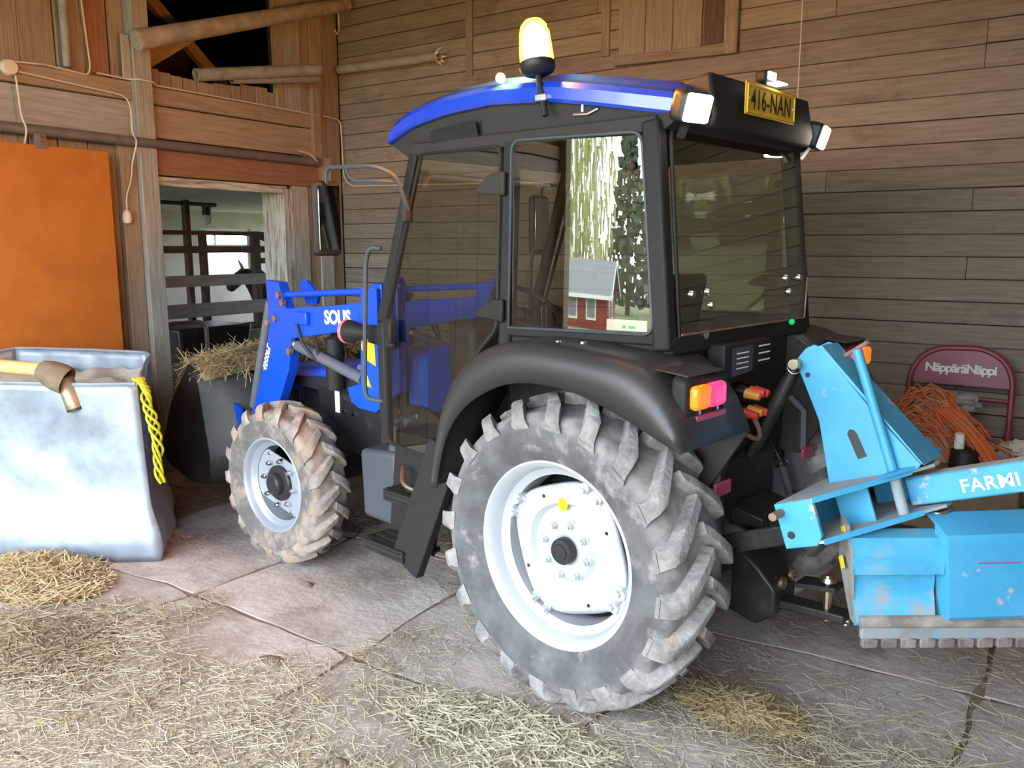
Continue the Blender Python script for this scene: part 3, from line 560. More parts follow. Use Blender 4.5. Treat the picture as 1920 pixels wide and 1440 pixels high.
# ---------------------------------------------------------------- cab
def sy(z): return lerp(.590, .558, (z-.84)/(2.27-.84))                   # half width of the cab at height z
CB = []
def cabpt(x_, z_, s, off=0): return Vector((x_, s*(sy(z_)+off), z_))
A0, A1, A2 = (1.055, 2.26), (1.315, 1.46), (1.29, .83)
for s in (1, -1):
    mb = MB(); P = [cabpt(*A0, s), cabpt(*A1, s), cabpt(*A2, s)]
    for a, b in zip(P, P[1:]): mb.beam(a, b, .055, .05, (0, 1, 0))
    tp('front_pillar', mb, 'matte', bevel=.01)
    mb = MB(); mb.beam(cabpt(.44, 2.27, s), cabpt(.455, 1.40, s), .065, .05, (0, 1, 0)); tp('middle_pillar', mb, 'matte', bevel=.01)
    mb = MB(); mb.beam(cabpt(-.255, 2.28, s), cabpt(-.345, 1.45, s), .075, .06, (0, 1, 0)); tp('rear_pillar', mb, 'matte', bevel=.012)
    mb = MB(); mb.beam(cabpt(1.07, 2.275, s), cabpt(-.28, 2.265, s), .05, .06); tp('roof_rail', mb, 'liner', bevel=.008)
    mb = MB(); mb.beam(cabpt(.47, 1.475, s), cabpt(-.34, 1.495, s), .045, .05); tp('sill_rail', mb, 'matte', bevel=.008)
    mb = MB(); mb.beam(cabpt(.44, 1.44, s, -.01), cabpt(-.36, 1.44, s, -.01), .03, .10); tp('side_panel_lower', mb, 'matte')
    # quarter window: rounded pane, slightly bowed
    rows = []
    for i in range(13):
        t = i/12; row = []
        for j in range(9):
            q = j/8; x_ = lerp(lerp(.405, .410, q), lerp(-.305, -.222, q), t); z_ = lerp(lerp(1.497, 1.517, t), lerp(2.252, 2.228, t), q)
            row.append(cabpt(x_, z_, s, .026 + .006*math.sin(PI*t) ))
        rows.append(row)
    qw = tp('quarter_window', MB().slab(rows, (0, -s*.005, 0)), 'glass' if s > 0 else 'glass2', ang=40)
    loop = [cabpt(.418, 1.49, s, .03), cabpt(-.31, 1.51, s, .03), cabpt(-.225, 2.24, s, .028), cabpt(.418, 2.262, s, .028), cabpt(.418, 1.49, s, .03)]
    mb = MB(); L_ = rounded(loop, .05)[0:]; mb.tube(L_[:-1], .007, 6, closed=True); tp('window_seal', mb, 'tank', qw)
    if s > 0:
        lb = tp('window_label', MB().prism([cabpt(x_, z_, s, .0175) for x_, z_ in ((-.088, 1.555), (-.272, 1.558), (-.275, 1.507), (-.088, 1.503))], (0, -.001, 0)), 'white', qw)
        for x_ in (-.17, -.20, -.215): tp('label_print', MB().box(cabpt(x_, 1.53, s, .0185), (.014, .0008, .012)), 'green', lb)
    for x_, z_ in ((-.190, 2.12), (-.252, 1.625)):
        tp('glass_knob', MB().ball(cabpt(x_, z_, s, .035), .018, 12, 8, (1, .7, 1)), 'liner', qw)
    # door: glass with curved lower edge, frame, hinges, handle
    D = [(.992, 2.250), (.482, 2.245), (.490, 1.480), (.600, 1.375), (.690, 1.26), (.760, 1.16), (.819, 1.055), (.880, .93), (.930, .825), (1.255, .850), (1.27, 1.47)]
    dg = tp('door_glass', MB().prism([cabpt(x_, z_, s, .022) for x_, z_ in D], (0, s*.005, 0)), 'glass' if s > 0 else 'glass2', smooth=False)
    fr = [cabpt(x_, z_, s, .024) for x_, z_ in D]
    mb = MB(); mb.tube(rounded(fr+[fr[0]], .05)[:-1], .011, 6, closed=True); tp('door_frame', mb, 'matte', dg)
    for z_ in (2.09, 1.56):
        mb = MB(); y_ = sy(z_)+.03; mb.prism([(.44, s*y_, z_-.05), (.44, s*y_, z_+.05), (.52, s*y_, z_+.045), (.61, s*y_, z_-.01), (.60, s*y_, z_-.035)], (0, s*.022, 0)); tp('door_hinge', mb, 'liner' if z_ > 2 else 'matte', dg, bevel=.008)
    mb = MB(); mb.box((1.21, s*(sy(1.42)+.04), 1.41), (.07, .035, .15)); mb.box((1.17, s*(sy(1.42)+.06), 1.42), (.025, .05, .11)); tp('door_handle', mb, 'matte', dg, bevel=.012)
    mb = MB(); mb.lathe([(.001, .015), (.018, .013), (.026, 0)], o=cabpt(1.10, .98, s, .028), ax=(0, s, 0), n=16); tp('glass_stud', mb, 'black', dg)
# windscreen, rear window, right structures
rows = [[Vector((lerp(x_, x_, 0) + .05*(1-(y_/.56)**2), y_, z_)) for y_ in [(-1+2*i/8)*(sy(z_)-.02) for i in range(9)]] for x_, z_ in ((1.305, .95), (1.315, 1.46), (1.19, 1.86), (1.065, 2.25))]
tp('windscreen', MB().slab(rows, (-.005, 0, 0)), 'glass2', ang=60)
xr = lambda z_: lerp(-.365, -.285, (z_-1.5)/.78)
RW = [(.535, 1.505), (-.515, 1.505), (-.575, 1.69), (-.515, 2.22), (-.48, 2.27), (.49, 2.27), (.52, 2.22)]
rw = tp('rear_window', MB().prism([Vector((xr(z_)-.012, y_, z_)) for y_, z_ in RW], (-.005, 0, 0)), 'glass', smooth=False)
fr = [Vector((xr(z_)-.014, y_, z_)) for y_, z_ in RW]; mb = MB(); mb.tube(rounded(fr+[fr[0]], .04)[:-1], .008, 6, closed=True); tp('window_seal', mb, 'matte', rw); mb = MB(); mb.tube([fr[0]+Vector((-.008, 0, .004)), fr[1]+Vector((-.008, 0, .004)), fr[2]+Vector((-.008, .004, 0))], .0045, 6); tp('seal_lip', mb, 'rust', rw)
for y_, z_ in ((.448, 1.655), (.329, 1.66), (.309, 1.608), (-.343, 1.693), (-.478, 1.692), (-.372, 1.633)):
    mb = MB(); mb.lathe([(.001, .018), (.012, .016), (.017, .006), (.017, 0)], o=(xr(z_)-.017, y_, z_), ax=(-1, 0, 0), n=12); tp('glass_stud', mb, 'steel', rw)
mb = MB(); mb.beam((xr(2.3)-.0, -.55, 2.285), (xr(2.3), .55, 2.285), .05, .06); tp('rear_header', mb, 'matte', bevel=.01); mb = MB(); mb.beam((-.35, -.58, 1.47), (-.35, .58, 1.47), .06, .07); tp('rear_sill', mb, 'matte', bevel=.01)
mb = MB(); mb.bx(-.36, -.33, -.45, .45, .95, 1.47); tp('rear_bulkhead', mb, 'chassis', bevel=.01)
mb = MB(); mb.bx(-.34, 1.28, -.54, .54, .83, .90); tp('cab_floor', mb, 'chassis')
# interior: seat, wheel column, console, lever
mb = MB(); mb.box((.28, 0, 1.20), (.46, .48, .12)); tp('seat_cushion', mb, 'seat', bevel=.04, seg=3)
mb = MB(); mb.prism([(.02, -.23, 1.22), (.14, -.23, 1.22), (.02, -.23, 1.70), (-.07, -.23, 1.72)], (0, .46, 0)); tp('seat_backrest', mb, 'seat', bevel=.05, seg=3)
tp('seat_base', MB().box((.25, 0, 1.03), (.36, .34, .26)), 'chassis', bevel=.02)
mb = MB(); mb.prism([(1.0, -.2, .9), (1.24, -.2, .9), (1.26, -.2, 1.45), (1.06, -.2, 1.42)], (0, .4, 0)); tp('dashboard', mb, 'liner', bevel=.03)
c = Vector((.86, 0, 1.52)); ax = Vector((-.55, 0, .83)).normalized(); a_ = ax.orthogonal().normalized(); b_ = ax.cross(a_)
mb = MB(); mb.tube([c + (a_*math.cos(2*PI*i/28) + b_*math.sin(2*PI*i/28))*.19 for i in range(28)], .014, 8, closed=True)
for i in range(3): mb.tube([c-ax*.03, c + (a_*math.cos(2*PI*i/3) + b_*math.sin(2*PI*i/3))*.185], .010, 6)
mb.tube([c-ax*.02, Vector((1.08, 0, 1.30))], .03, 10); tp('steering_wheel', mb, 'black')
for y_ in (-.44, .44): tp('side_console', MB().box((.125, y_, 1.09), (.75, .2, .38)), 'liner', bevel=.03)
for y_ in (-.40, -.46): tp('control_lever', MB().tube([(.35, y_, 1.25), (.40, y_, 1.46)], [.008, .014], 8), 'black')
# ---------------------------------------------------------------- roof
ZB = [(-.46, 2.255), (-.33, 2.290), (-.05, 2.345), (.2, 2.390), (.53, 2.415), (.8, 2.405), (1.05, 2.375), (1.26, 2.325), (1.36, 2.30)]
def zb(x_): return interp(ZB, max(-.46, min(1.36, x_)))
rows = []; NX = 36; sec = [(-.86, -.004), (-.985, .0), (-1.0, .012), (-1.0, .055), (-.975, .078), (-.93, .086), (-.90, .092), (-.84, .118), (-.6, .135), (-.3, .142), (0, .145)]
sec = sec + [(-a, b) for a, b in sec[-2::-1]]
for i in range(NX+1):
    t = i/NX; row = []
    for yy, dz in sec:
        xf = 1.345 - .075*abs(yy)**2.5; xb = -.285 - .135*abs(yy)**6; x_ = lerp(xb, xf, t)
        hw_ = .608 - .05*max(0, (t-.75)/.25)**2 - .045*max(0, (.22-t)/.22)**1.5
        edge = min(1, (1-t)/.05, (t+.02)/.05); e2 = math.sqrt(max(0, 1-(1-edge)**2))
        row.append(Vector((x_, yy*hw_, zb(x_) + dz*(.45+.55*e2))))
    rows.append(row)
mb = MB().grid(rows); n_ = len(sec); mb.f += [tuple(range(n_)), tuple(range(NX*n_, NX*n_+n_))]
tp('cab_roof', mb, 'roofblue', ang=28)
rows = []
for i in range(17):
    t = i/16; xo = lerp(-.385, 1.29, t); xi = lerp(-.30, 1.12, t); hw_ = .575 - .05*max(0, (t-.75)/.25)**2
    rows.append([Vector(p) for p in ((xi, -.552, 2.245), (xo, -hw_, zb(xo)+.01), (xo, 0, zb(xo)+.02), (xo, hw_, zb(xo)+.01), (xi, .552, 2.245), (xi, 0, 2.245))])
mb = MB().grid(rows, closed=True); mb.f += [tuple(range(6)), tuple(range(96, 102))]; tp('roof_liner', mb, 'liner', ang=20)
for s in (1, -1):
    tp('vent_panel', MB().prism([(.62, s*.578, 2.30), (.92, s*.578, 2.285), (.92, s*.592, 2.345), (.62, s*.600, 2.365)], (0, s*.004, 0)), 'matte')
# rear hood of the roof with number plate
mb = MB(); mb.prism([(-.26, -.44, 2.26), (-.26, -.44, 2.43), (-.385, -.44, 2.455), (-.415, -.44, 2.30), (-.40, -.44, 2.255)], (0, .84, 0)); tp('roof_rear_box', mb, 'matte', bevel=.012)
pl = tp('number_plate', MB().box((-.424, -.005, 2.383), (.006, .42, .118)), 'plate', bevel=.002)
mb = MB(); mb.tube([(-.429, y_, z_) for y_, z_ in ((-.205, 2.334), (.195, 2.334), (.195, 2.432), (-.205, 2.432))], .004, 6, closed=True); tp('plate_rim', mb, 'yellow', pl)
place_text('plate_lettering', '416-NAN', .105, M['letters'], pl, (-.4285, -.005, 2.380), (0, -1, 0), (0, 0, 1), bold=.0008, spacing=1.04).scale = (.78, 1.0, 1.0)
for y_ in (.185, -.195): tp('plate_screw', MB().cyl((-.426, y_, 2.383), (-.431, y_, 2.383), .006, 8), 'wplastic', pl)
pm = tp('plate_lamp', MB().box((-.40, .0, 2.485), (.05, .09, .045)), 'matte', bevel=.012)
tp('plate_lamp_lens', MB().box((-.428, .005, 2.486), (.012, .06, .03)), 'platelens', pm, bevel=.004); tp('plate_lamp_shade', MB().box((-.44, -.02, 2.458), (.05, .08, .006)), 'platelens', pm)
# work lamps at the rear corners
for s, dx in ((1, 0), (-1, 0)):
    d = Vector((-.93, s*.22, -.30)).normalized(); c = Vector((-.385, s*.525, 2.315)); sd = d.cross(Vector((0, 0, 1))).normalized(); u_ = sd.cross(d)
    Rm = Matrix((d, sd, u_)).transposed()
    wl = tp('work_lamp', MB().box(c, (.075, .135, .11), Rm), 'black', bevel=.02, seg=3)
    tp('work_lamp_lens', MB().box(c + d*.038, (.02, .118, .096), Rm), 'worklens', wl, bevel=.015, seg=2)
    tp('lamp_bracket', MB().beam(c-u_*.04, c+Vector((.05, -s*.02, -.10)), .03, .012), 'wplastic' if s < 0 else 'black', wl)
# beacon on its stalk
b0, b1 = Vector((.205, .62, 2.335)), Vector((.262, .60, 2.495)); ax = Vector((.18, -.05, 1)).normalized()
bs = tp('beacon_stalk', MB().tube([b0, b0.lerp(b1, .5), b1], .013, 10), 'black')
tp('stalk_clamp', MB().box(b0.lerp(b1, .45), (.06, .03, .03)), 'steel', bs, bevel=.005)
tp('beacon_base', MB().lathe([(.001, 0), (.035, 0), (.062, .012), (.072, .028), (.072, .048), (.066, .052)], o=b1, ax=ax, n=28), 'black', bs)
a0_ = ax.orthogonal().normalized(); e1 = Vector((1, 0, 0)) - ax*ax.x; e1.normalize(); e2 = ax.cross(e1)
tp('beacon_reflector', MB().grid([[b1 + ax*h + (e1*math.cos(math.radians(195+75*i/14)) + e2*math.sin(math.radians(195+75*i/14)))*.0565 for i in range(15)] for h in (.054, .12, .185)]), 'steel', bs, solid=.002)
tp('beacon_core', MB().lathe([(.001, .06), (.050, .06), (.050, .15), (.040, .18), (.001, .185)], o=b1, ax=ax, n=20), 'bulbhot', bs); bd = tp('beacon_dome', MB().lathe([(.066, .05), (.067, .07), (.064, .12), (.060, .165), (.052, .195), (.036, .214), (.016, .222), (.001, .223)], o=b1, ax=ax, n=28), 'beacon', bs)
tp('roof_bulb', MB().ball((.48, .59, 2.515), .022, 12, 8), 'bulb')
mb = MB(); mb.tube([(.06, .57, 2.385), (.06, .57, 2.335)], .009, 8); mb.tube([(.10, .575, 2.335), (.03, .575, 2.33), (-.02, .575, 2.345)], .008, 8); tp('grab_hook', mb, 'steel')
# mirror, handrail, side lamp
for s in (1, -1):
    arm = MB(); arm.tube(rounded([(1.075, s*.60, 2.00), (1.06, s*.68, 2.155), (1.12, s*.76, 2.195), (1.45, s*.79, 2.205), (1.46, s*.79, 2.13)], .05), .010, 8)
    arm.tube(rounded([(1.075, s*.67, 2.125), (1.12, s*.74, 2.13), (1.28, s*.77, 2.135), (1.32, s*.775, 2.20)], .04), .008, 8)
    ma = tp('mirror_arm', arm, 'tank'); tp('arm_bracket', MB().box((1.085, s*.60, 2.005), (.03, .05, .12)), 'liner', ma, bevel=.006)
    mh = tp('mirror_housing', MB().box((1.475, s*.785, 1.965), (.05, .155, .36)), 'matte', ma, bevel=.045, seg=4); tp('mirror_glass', MB().box((1.447, s*.785, 1.968), (.008, .125, .31)), 'mirror', ma, bevel=.003)
    tp('handrail', MB().tube(rounded([(1.31, s*.585, 1.82), (1.36, s*.62, 1.825), (1.39, s*.62, 1.75), (1.415, s*.63, 1.12), (1.40, s*.63, 1.06), (1.30, s*.60, 1.055)], .05), .012, 8), 'tank')
    sl = tp('side_lamp', MB().lathe([(.02, -.16), (.035, -.10), (.045, -.05), (.060, .0), (.062, .03)], o=(1.60, s*.56, 1.385), ax=(1, s*.12, 0), n=24), 'matte')
    tp('side_lamp_lens', MB().lathe([(.062, .03), (.064, .034), (.064, .05), (.050, .062), (.001, .066)], o=(1.60, s*.56, 1.385), ax=(1, s*.12, 0), n=24), 'pinkband', sl)
    tp('lamp_bracket', MB().beam((1.46, s*.55, 1.385), (1.33, s*.575, 1.38), .03, .09), 'matte', sl)
# rear box, couplers, levers
rb = tp('control_box', MB().prism([(-.36, -.08, 1.345), (-.36, -.08, 1.455), (-.36, .305, 1.455), (-.36, .305, 1.315)], (-.08, 0, 0)), 'matte', bevel=.008)
tp('decal', MB().prism([(-.4425, .08, 1.335), (-.4425, .08, 1.44), (-.4425, .25, 1.44), (-.4425, .25, 1.325)], (-.001, 0, 0)), 'tank', rb)
for i in range(4): tp('decal_line', MB().box((-.4432, .165, 1.355+.02*i), (.0012, .10, .005)), 'white', rb)
for i in range(3): tp('decal_line', MB().box((-.4432, -.02, 1.37+.03*i), (.0012, .10, .006)), 'white', rb)
for y_, z_, m_ in ((.13, 1.243, 'orangecap'), (.09, 1.250, 'redcap'), (.14, 1.165, 'redcap'), (.10, 1.172, 'orangecap'), (.05, 1.245, 'redcap'), (.055, 1.168, 'redcap')):
    cp = tp('hydraulic_coupler', MB().tube([(-.34, y_, z_+.02), (-.46, y_-.01, z_)], .018, 10), 'steel'); tp('coupler_cap', MB().tube([(-.44, y_-.008, z_+.003), (-.50, y_-.014, z_-.006)], [.021, .015], 10), m_, cp)
mb = MB(); mb.tube(polyline([(-.48, .12, 1.15), (-.50, .10, 1.09), (-.46, .06, 1.05), (-.38, .05, 1.08)], 10), .010, 8); tp('hydraulic_hose', mb, 'rust')
for z_ in (1.44,): tp('green_knob', MB().ball((-.40, -.36, 1.50), .014, 10, 6), 'green')
tp('work_socket', MB().cyl((-.36, .36, 1.50), (-.39, .36, 1.50), .02, 12), 'steel')
for s in (1, -1):
    rf = tp('reflector_bracket', MB().tube([(-.40, s*.38, 1.16), (-.46, s*.40, 1.10), (-.47, s*.39, .93)], .022, 6), 'tank'); tp('red_reflector', MB().box((-.497, s*.385, .918), (.012, .12, .055)), 'redrefl', rf, bevel=.004)
# three-point linkage, drawbar, pick-up hitch
tl = tp('top_link', MB().tube([(-.395, 0, .93), (-.46, 0, 1.07), (-.55, 0, 1.27), (-.596, 0, 1.362)], [.022, .032, .032, .02], 12), 'chassis'); tp('link_pin', MB().cyl((-.395, -.05, .93), (-.395, .06, .93), .02, 10), 'steel', tl)
for s in (1, -1):
    tp('lower_link', MB().beam((-.12, s*.30, .52), (-.80, s*.385, .815), .03, .075), 'chassis', bevel=.01)
    la = tp('lift_arm', MB().prism([(.02, s*.28, 1.00), (-.16, s*.28, 1.06), (-.36, s*.28, .98), (-.44, s*.28, .86), (-.38, s*.28, .85), (-.30, s*.28, .94), (-.16, s*.28, .99), (0, s*.28, .92)], (0, s*.04, 0)), 'chassis', bevel=.006)
    tp('lift_rod', MB().tube([(-.41, s*.31, .87), (-.47, s*.335, .67)], .018, 10), 'tank', la); tp('lift_pin', MB().cyl((-.41, s*.26, .87), (-.41, s*.35, .87), .018, 10), 'steel', la)
tp('pto_cover', MB().prism([(-.42, -.16, .70), (-.56, -.16, .72), (-.56, -.16, .75), (-.42, -.16, .78)], (0, .32, 0)), 'chassis', bevel=.005)
tp('pto_shaft', MB().cyl((-.42, 0, .62), (-.52, 0, .62), .03, 12), 'steel')
hb = tp('hitch_frame', MB().prism([(-.40, -.10, .60), (-.40, -.10, .30), (-.52, -.10, .27), (-.60, -.10, .33), (-.60, -.10, .44), (-.52, -.10, .52)], (0, .20, 0)), 'chassis', bevel=.01)
for y_, z_ in ((.045, .46), (-.045, .47)): tp('hitch_bolt', MB().lathe([(.012, .0), (.026, .0), (.026, .015), (.012, .018)], o=(-.60, y_, z_), ax=(-1, 0, 0), n=16, closed=True), 'brass', hb)
db = tp('drawbar', MB().prism([(-.45, -.045, .34), (-.86, -.045, .36), (-.86, .045, .36), (-.45, .045, .34)], (0, 0, .035)), 'chassis', bevel=.006)
tp('drawbar_clevis', MB().prism([(-.66, -.05, .46), (-.82, -.045, .48), (-.82, .045, .48), (-.66, .05, .46)], (0, 0, .02)), 'chassis', db)
tp('hitch_pin', MB().tube([(-.78, 0, .34), (-.775, 0, .53)], .017, 10), 'brass', db); tp('hitch_pin_head', MB().lathe([(.001, .02), (.03, .018), (.034, .0), (.001, -.004)], o=(-.776, 0, .505), ax=(0, 0, 1), n=14), 'brass', db)
mb = MB(); mb.tube([Vector((-.87, .03+.018*math.cos(a*PI/8), .365+.0*a)) + Vector((.018*math.sin(a*PI/8), 0, 0)) for a in range(16)], .004, 6, closed=True); tp('linch_ring', mb, 'steel', db)

# ---------------------------------------------------------------- front loader
YB = .42
def bpoly(pts, y0, th): return MB().prism([(x_, y0, z_) for x_, z_ in pts], (0, th, 0))
BOOM = [(1.44, 1.50), (1.44, 1.64), (1.52, 1.64), (1.56, 1.535), (2.37, 1.465), (2.44, 1.62), (2.58, 1.63), (2.555, 1.36), (2.64, 1.12), (2.79, .82), (3.07, .36), (3.00, .31), (2.86, .44), (2.50, .86), (2.36, 1.10), (2.325, 1.287), (1.62, 1.392)]
ld = None
for s in (1, -1):
    y0 = s*(YB) if s > 0 else -YB-.07
    bm_ = tp('loader_boom', bpoly(BOOM, y0, .07), 'blue', bevel=.006); ld = ld or bm_
    yo = s*(YB+.072) if s > 0 else -(YB+.072)
    tp('level_rod', MB().tube([(2.42, s*(YB+.035), 1.545), (1.50, s*(YB+.035), 1.60)], .020, 12), 'blue', bm_)
    for x_, z_ in ((1.485, 1.60), (1.51, 1.50), (2.42, 1.545), (2.475, 1.40), (2.385, 1.50), (2.33, 1.21), (2.56, 1.37)): tp('pivot_pin', MB().cyl((x_, s*(YB+.06), z_), (x_, s*(YB+.088), z_), .020, 12), 'rust', bm_)
    tc_ = tp('tilt_cylinder', MB().tube([(2.595, s*(YB+.03), 1.50), (2.865, s*(YB+.03), .80)], .030, 14), 'cyl', bm_); tp('cylinder_rod', MB().tube([(2.85, s*(YB+.03), .82), (3.02, s*(YB+.03), .45)], .017, 10), 'steel', bm_)
    lc_ = tp('lift_cylinder', MB().tube([(2.30, s*(YB+.035), 1.245), (1.66, s*(YB+.035), 1.11)], .033, 14), 'cyl', bm_); tp('cylinder_eye', MB().ball((2.315, s*(YB+.035), 1.25), .036, 12, 8), 'steel', bm_)
    tp('boom_bracket', MB().box((2.17, s*(YB+.085), 1.42), (.13, .03, .075)), 'blue', bm_, bevel=.006); tp('hose_clip', MB().tube(polyline([(2.24, s*(YB+.08), 1.40), (2.16, s*(YB+.09), 1.27), (2.06, s*(YB+.06), 1.19), (2.10, s*(YB+.05), 1.34)], 14), .009, 6), 'black', bm_)
    tp('knee_plate', bpoly([(2.37, 1.48), (2.44, 1.62), (2.36, 1.63), (2.24, 1.545), (2.26, 1.49)], s*.34, -s*.02), 'blue', bm_)
    TW = [(1.43, 1.62), (1.575, 1.62), (1.60, 1.36), (1.72, 1.25), (1.73, 1.08), (1.90, 1.03), (1.87, .95), (1.80, .92), (1.64, .915), (1.50, 1.02), (1.42, 1.06)]
    tw = tp('loader_tower', bpoly(TW, s*.34, s*.055), 'blue', bevel=.006)
    tp('tower_plate', bpoly([(1.44, 1.615), (1.575, 1.615), (1.60, 1.05), (1.44, 1.06)], s*.50, s*.018), 'blue', tw)
    tp('warning_decal', bpoly([(1.585, 1.37), (1.47, 1.355), (1.462, 1.21), (1.54, 1.235), (1.545, 1.275), (1.58, 1.285)], s*.519, s*.0015), 'yellow', tw); tp('warning_triangle', bpoly([(1.575, 1.10), (1.505, 1.09), (1.54, 1.155)], s*.519, s*.0015), 'yellow', tw)
    tp('tower_bolt', MB().cyl((1.70, s*.40, 1.165), (1.70, s*.45, 1.165), .024, 12), 'steel', tw)
    if s > 0:
        place_text('boom_lettering', 'SOLIS', .105, M['white'], bm_, (1.835, YB+.0715, 1.440), (-1, 0, .055), (0, 0, 1), bold=.004, spacing=.95)
        place_text('boom_lettering', '4500FL', .062, M['white'], bm_, (2.605, YB+.0715, 1.15), (-.40, 0, .92), (-.9, 0, -.4), bold=.0015)
tp('cross_tube', MB().tube([(2.70, -YB, .95), (2.70, YB, .95)], .05, 16), 'blue')
# bucket heaped with hay
BK = [(3.02, .30), (3.12, .95), (3.24, 1.06), (3.40, .98), (3.62, .72), (3.70, .42), (3.60, .33), (3.2, .27)]
bkt = tp('loader_bucket', MB().grid([[Vector((x_, y_, z_)) for x_, z_ in ((3.24, 1.06), (3.12, .95), (3.02, .50), (3.02, .34), (3.10, .28), (3.30, .26), (3.60, .32), (3.74, .40))] for y_ in (-.70, .70)]), 'chassis', solid=.012, ang=20)
for y_ in (-.70, .69): tp('bucket_side', MB().prism([(x_, y_, z_) for x_, z_ in ((3.24, 1.06), (3.12, .95), (3.02, .50), (3.02, .34), (3.10, .28), (3.30, .26), (3.60, .32), (3.74, .40), (3.52, .78))], (0, .012, 0)), 'chassis', bkt)
for y_ in (-.45, .41): tp('bucket_bracket', MB().prism([(3.03, y_, .36), (3.10, y_, .75), (2.98, y_, .66), (2.93, y_, .42)], (0, .035, 0)), 'blue', bkt)
for y_ in (.47,): tp('bucket_lip', MB().prism([(3.0, y_, .58), (3.06, y_, .80), (2.98, y_, .78), (2.94, y_, .62)], (0, .02, 0)), 'blue', bkt)
# ================================================================== rear blade on the three-point linkage (local x forward, pitched nose-down)
K = empty('rear_blade', (-.78, 0, .81)); K.rotation_euler.y = math.radians(20)
tag(K, 'light blue rear grader blade with mast hitched behind the tractor', 'tractor implement')
def kp(name, mb, m_, parent=None, **k): return obj(name, mb, M[m_], parent or K, **k)
PLT = [(.02, .40), (-.13, .42), (-.36, .10), (-.42, .03), (-.42, -.03), (-.36, -.10), (-.13, -.42), (.02, -.40)]
kp('top_plate', MB().prism([(x_, y_, .104) for x_, y_ in PLT], (0, 0, .012)), 'dust', bevel=.002)
kp('bottom_plate', MB().prism([(x_, y_, -.045) for x_, y_ in PLT], (0, 0, .012)), 'dust', bevel=.002)
kp('plate_edge', MB().prism([(-.128, .4215, .100), (-.362, .1015, .100), (-.362, .1015, .120), (-.128, .4215, .120)], (-.003, .003, 0)), 'ltblue')
kp('plate_edge', MB().prism([(-.128, .4215, -.049), (-.362, .1015, -.049), (-.362, .1015, -.029), (-.128, .4215, -.029)], (-.003, .003, 0)), 'ltblue')
kp('headstock_web', MB().bx(.0, .014, -.40, .40, -.035, .105), 'ltblue')
for s in (1, -1):
    pl = kp('hitch_plate', MB().prism([(.02, s*.40, -.05), (.02, s*.40, .115), (-.125, s*.40, .115), (-.125, s*.40, -.02), (-.10, s*.40, -.05)], (0, s*.02, 0)), 'ltblue', bevel=.003)
    kp('hitch_pin', MB().cyl((.0, s*.37, .082), (.0, s*.49, .082), .015, 12), 'rust', pl); kp('hitch_hole', MB().cyl((-.015, s*.42, -.002), (-.015, s*.4225, -.002), .014, 14), 'black', pl)
    kp('gusset', MB().prism([(-.10, s*.17, -.035), (-.10, s*.17, .105), (-.225, s*.17, .105), (-.225, s*.17, -.035)], (0, s*.012, 0)), 'ltblue', bevel=.002)
    # mast side plate
    top = .075; bot = .10
    MP = [(-.050, .585), (-.062, .61), (-.10, .636), (-.135, .642), (-.16, .625), (-.286, .345), (-.40, .13), (-.379, .112), (-.053, .112), (-.078, .355)]
    ms = kp('mast_plate', MB().prism([(x_, s*lerp(bot, top, (z_-.11)/.53), z_) for x_, z_ in MP], (0, -s*.012, 0)), 'ltblue', bevel=.003)
    sl = [(-.165+.016*math.cos(a), .26+.016*math.sin(a)) for a in [PI*i/6 for i in range(7)]] + [(-.195+.0, .185), (-.225, .185)]
    sl = [(-.172, .285), (-.185, .300), (-.200, .295), (-.208, .28), (-.222, .19), (-.187, .185)]
    kp('slot', MB().prism([(x_, s*(lerp(bot, top, (z_-.11)/.53)+.001), z_) for x_, z_ in sl], (0, s*.001, 0)), 'black', ms)
    kp('mast_hole', MB().cyl((-.082, s*.078, .535), (-.082, s*.0815, .535), .010, 12), 'black', ms)
    kp('foot_gusset', MB().prism([(-.30, s*.10, .116), (-.38, s*.10, .116), (-.30, s*.22, .116)], (0, 0, .012)), 'ltblue')
kp('mast_rear_cover', MB().hexa([Vector(p) for p in ((-.41, -.10, .125), (-.41, .10, .125), (-.40, .10, .135), (-.40, -.10, .135), (-.165, -.075, .63), (-.165, .075, .63), (-.150, .075, .63), (-.150, -.075, .63))]), 'ltblue')
kp('mast_front_cover', MB().grid([[Vector((x_, y_, z_)) for y_ in (-w_, w_)] for x_, w_, z_ in ((-.06, .095, .115), (-.085, .085, .355), (-.058, .07, .60), (-.10, .066, .632))]), 'ltblue', solid=.01)
kp('mast_pin', MB().cyl((-.057, -.10, .588), (-.057, .125, .588), .020, 14), 'brass'); kp('pin_ring', MB().tube([Vector((-.057+.028*math.cos(a*PI/6), .118, .578+.028*math.sin(a*PI/6))) for a in range(12)], .002, 5, closed=True), 'brass')
lk = kp('locking_pin', MB().tube([(-.300, .115, -.05), (-.305, .115, .12), (-.303, .115, .58)], [.018, .018, .018], 12), 'ltblue'); kp('pin_lower', MB().cyl((-.30, .116, -.05), (-.304, .116, .105), .0195, 12), 'dust', lk); kp('pin_handle', MB().tube([(-.25, .10, .570), (-.355, .13, .596)], .008, 8), 'rust', lk)
kp('cross_bar', MB().beam((-.29, -.19, .13), (-.335, -.31, .125), .03, .014), 'ltblue')
bmx = kp('swing_beam', MB().bx(-1.12, -.30, -.075, .03, -.026, .078), 'ltblue', bevel=.008)
kp('pivot_washer', MB().lathe([(.02, 0), (.06, 0), (.06, .012), (.02, .012)], o=(-.36, -.02, -.07), ax=(0, 0, 1), n=20, closed=True), 'steel')
kp('beam_top_dust', MB().bx(-1.12, -.31, -.066, .021, .0785, .0795), 'dust', bmx)
place_text('beam_lettering', 'FARMI 210', .066, M['white'], bmx, (-.640, .0308, .020), (-1, 0, 0), (0, 0, 1), bold=.0009, spacing=1.06)
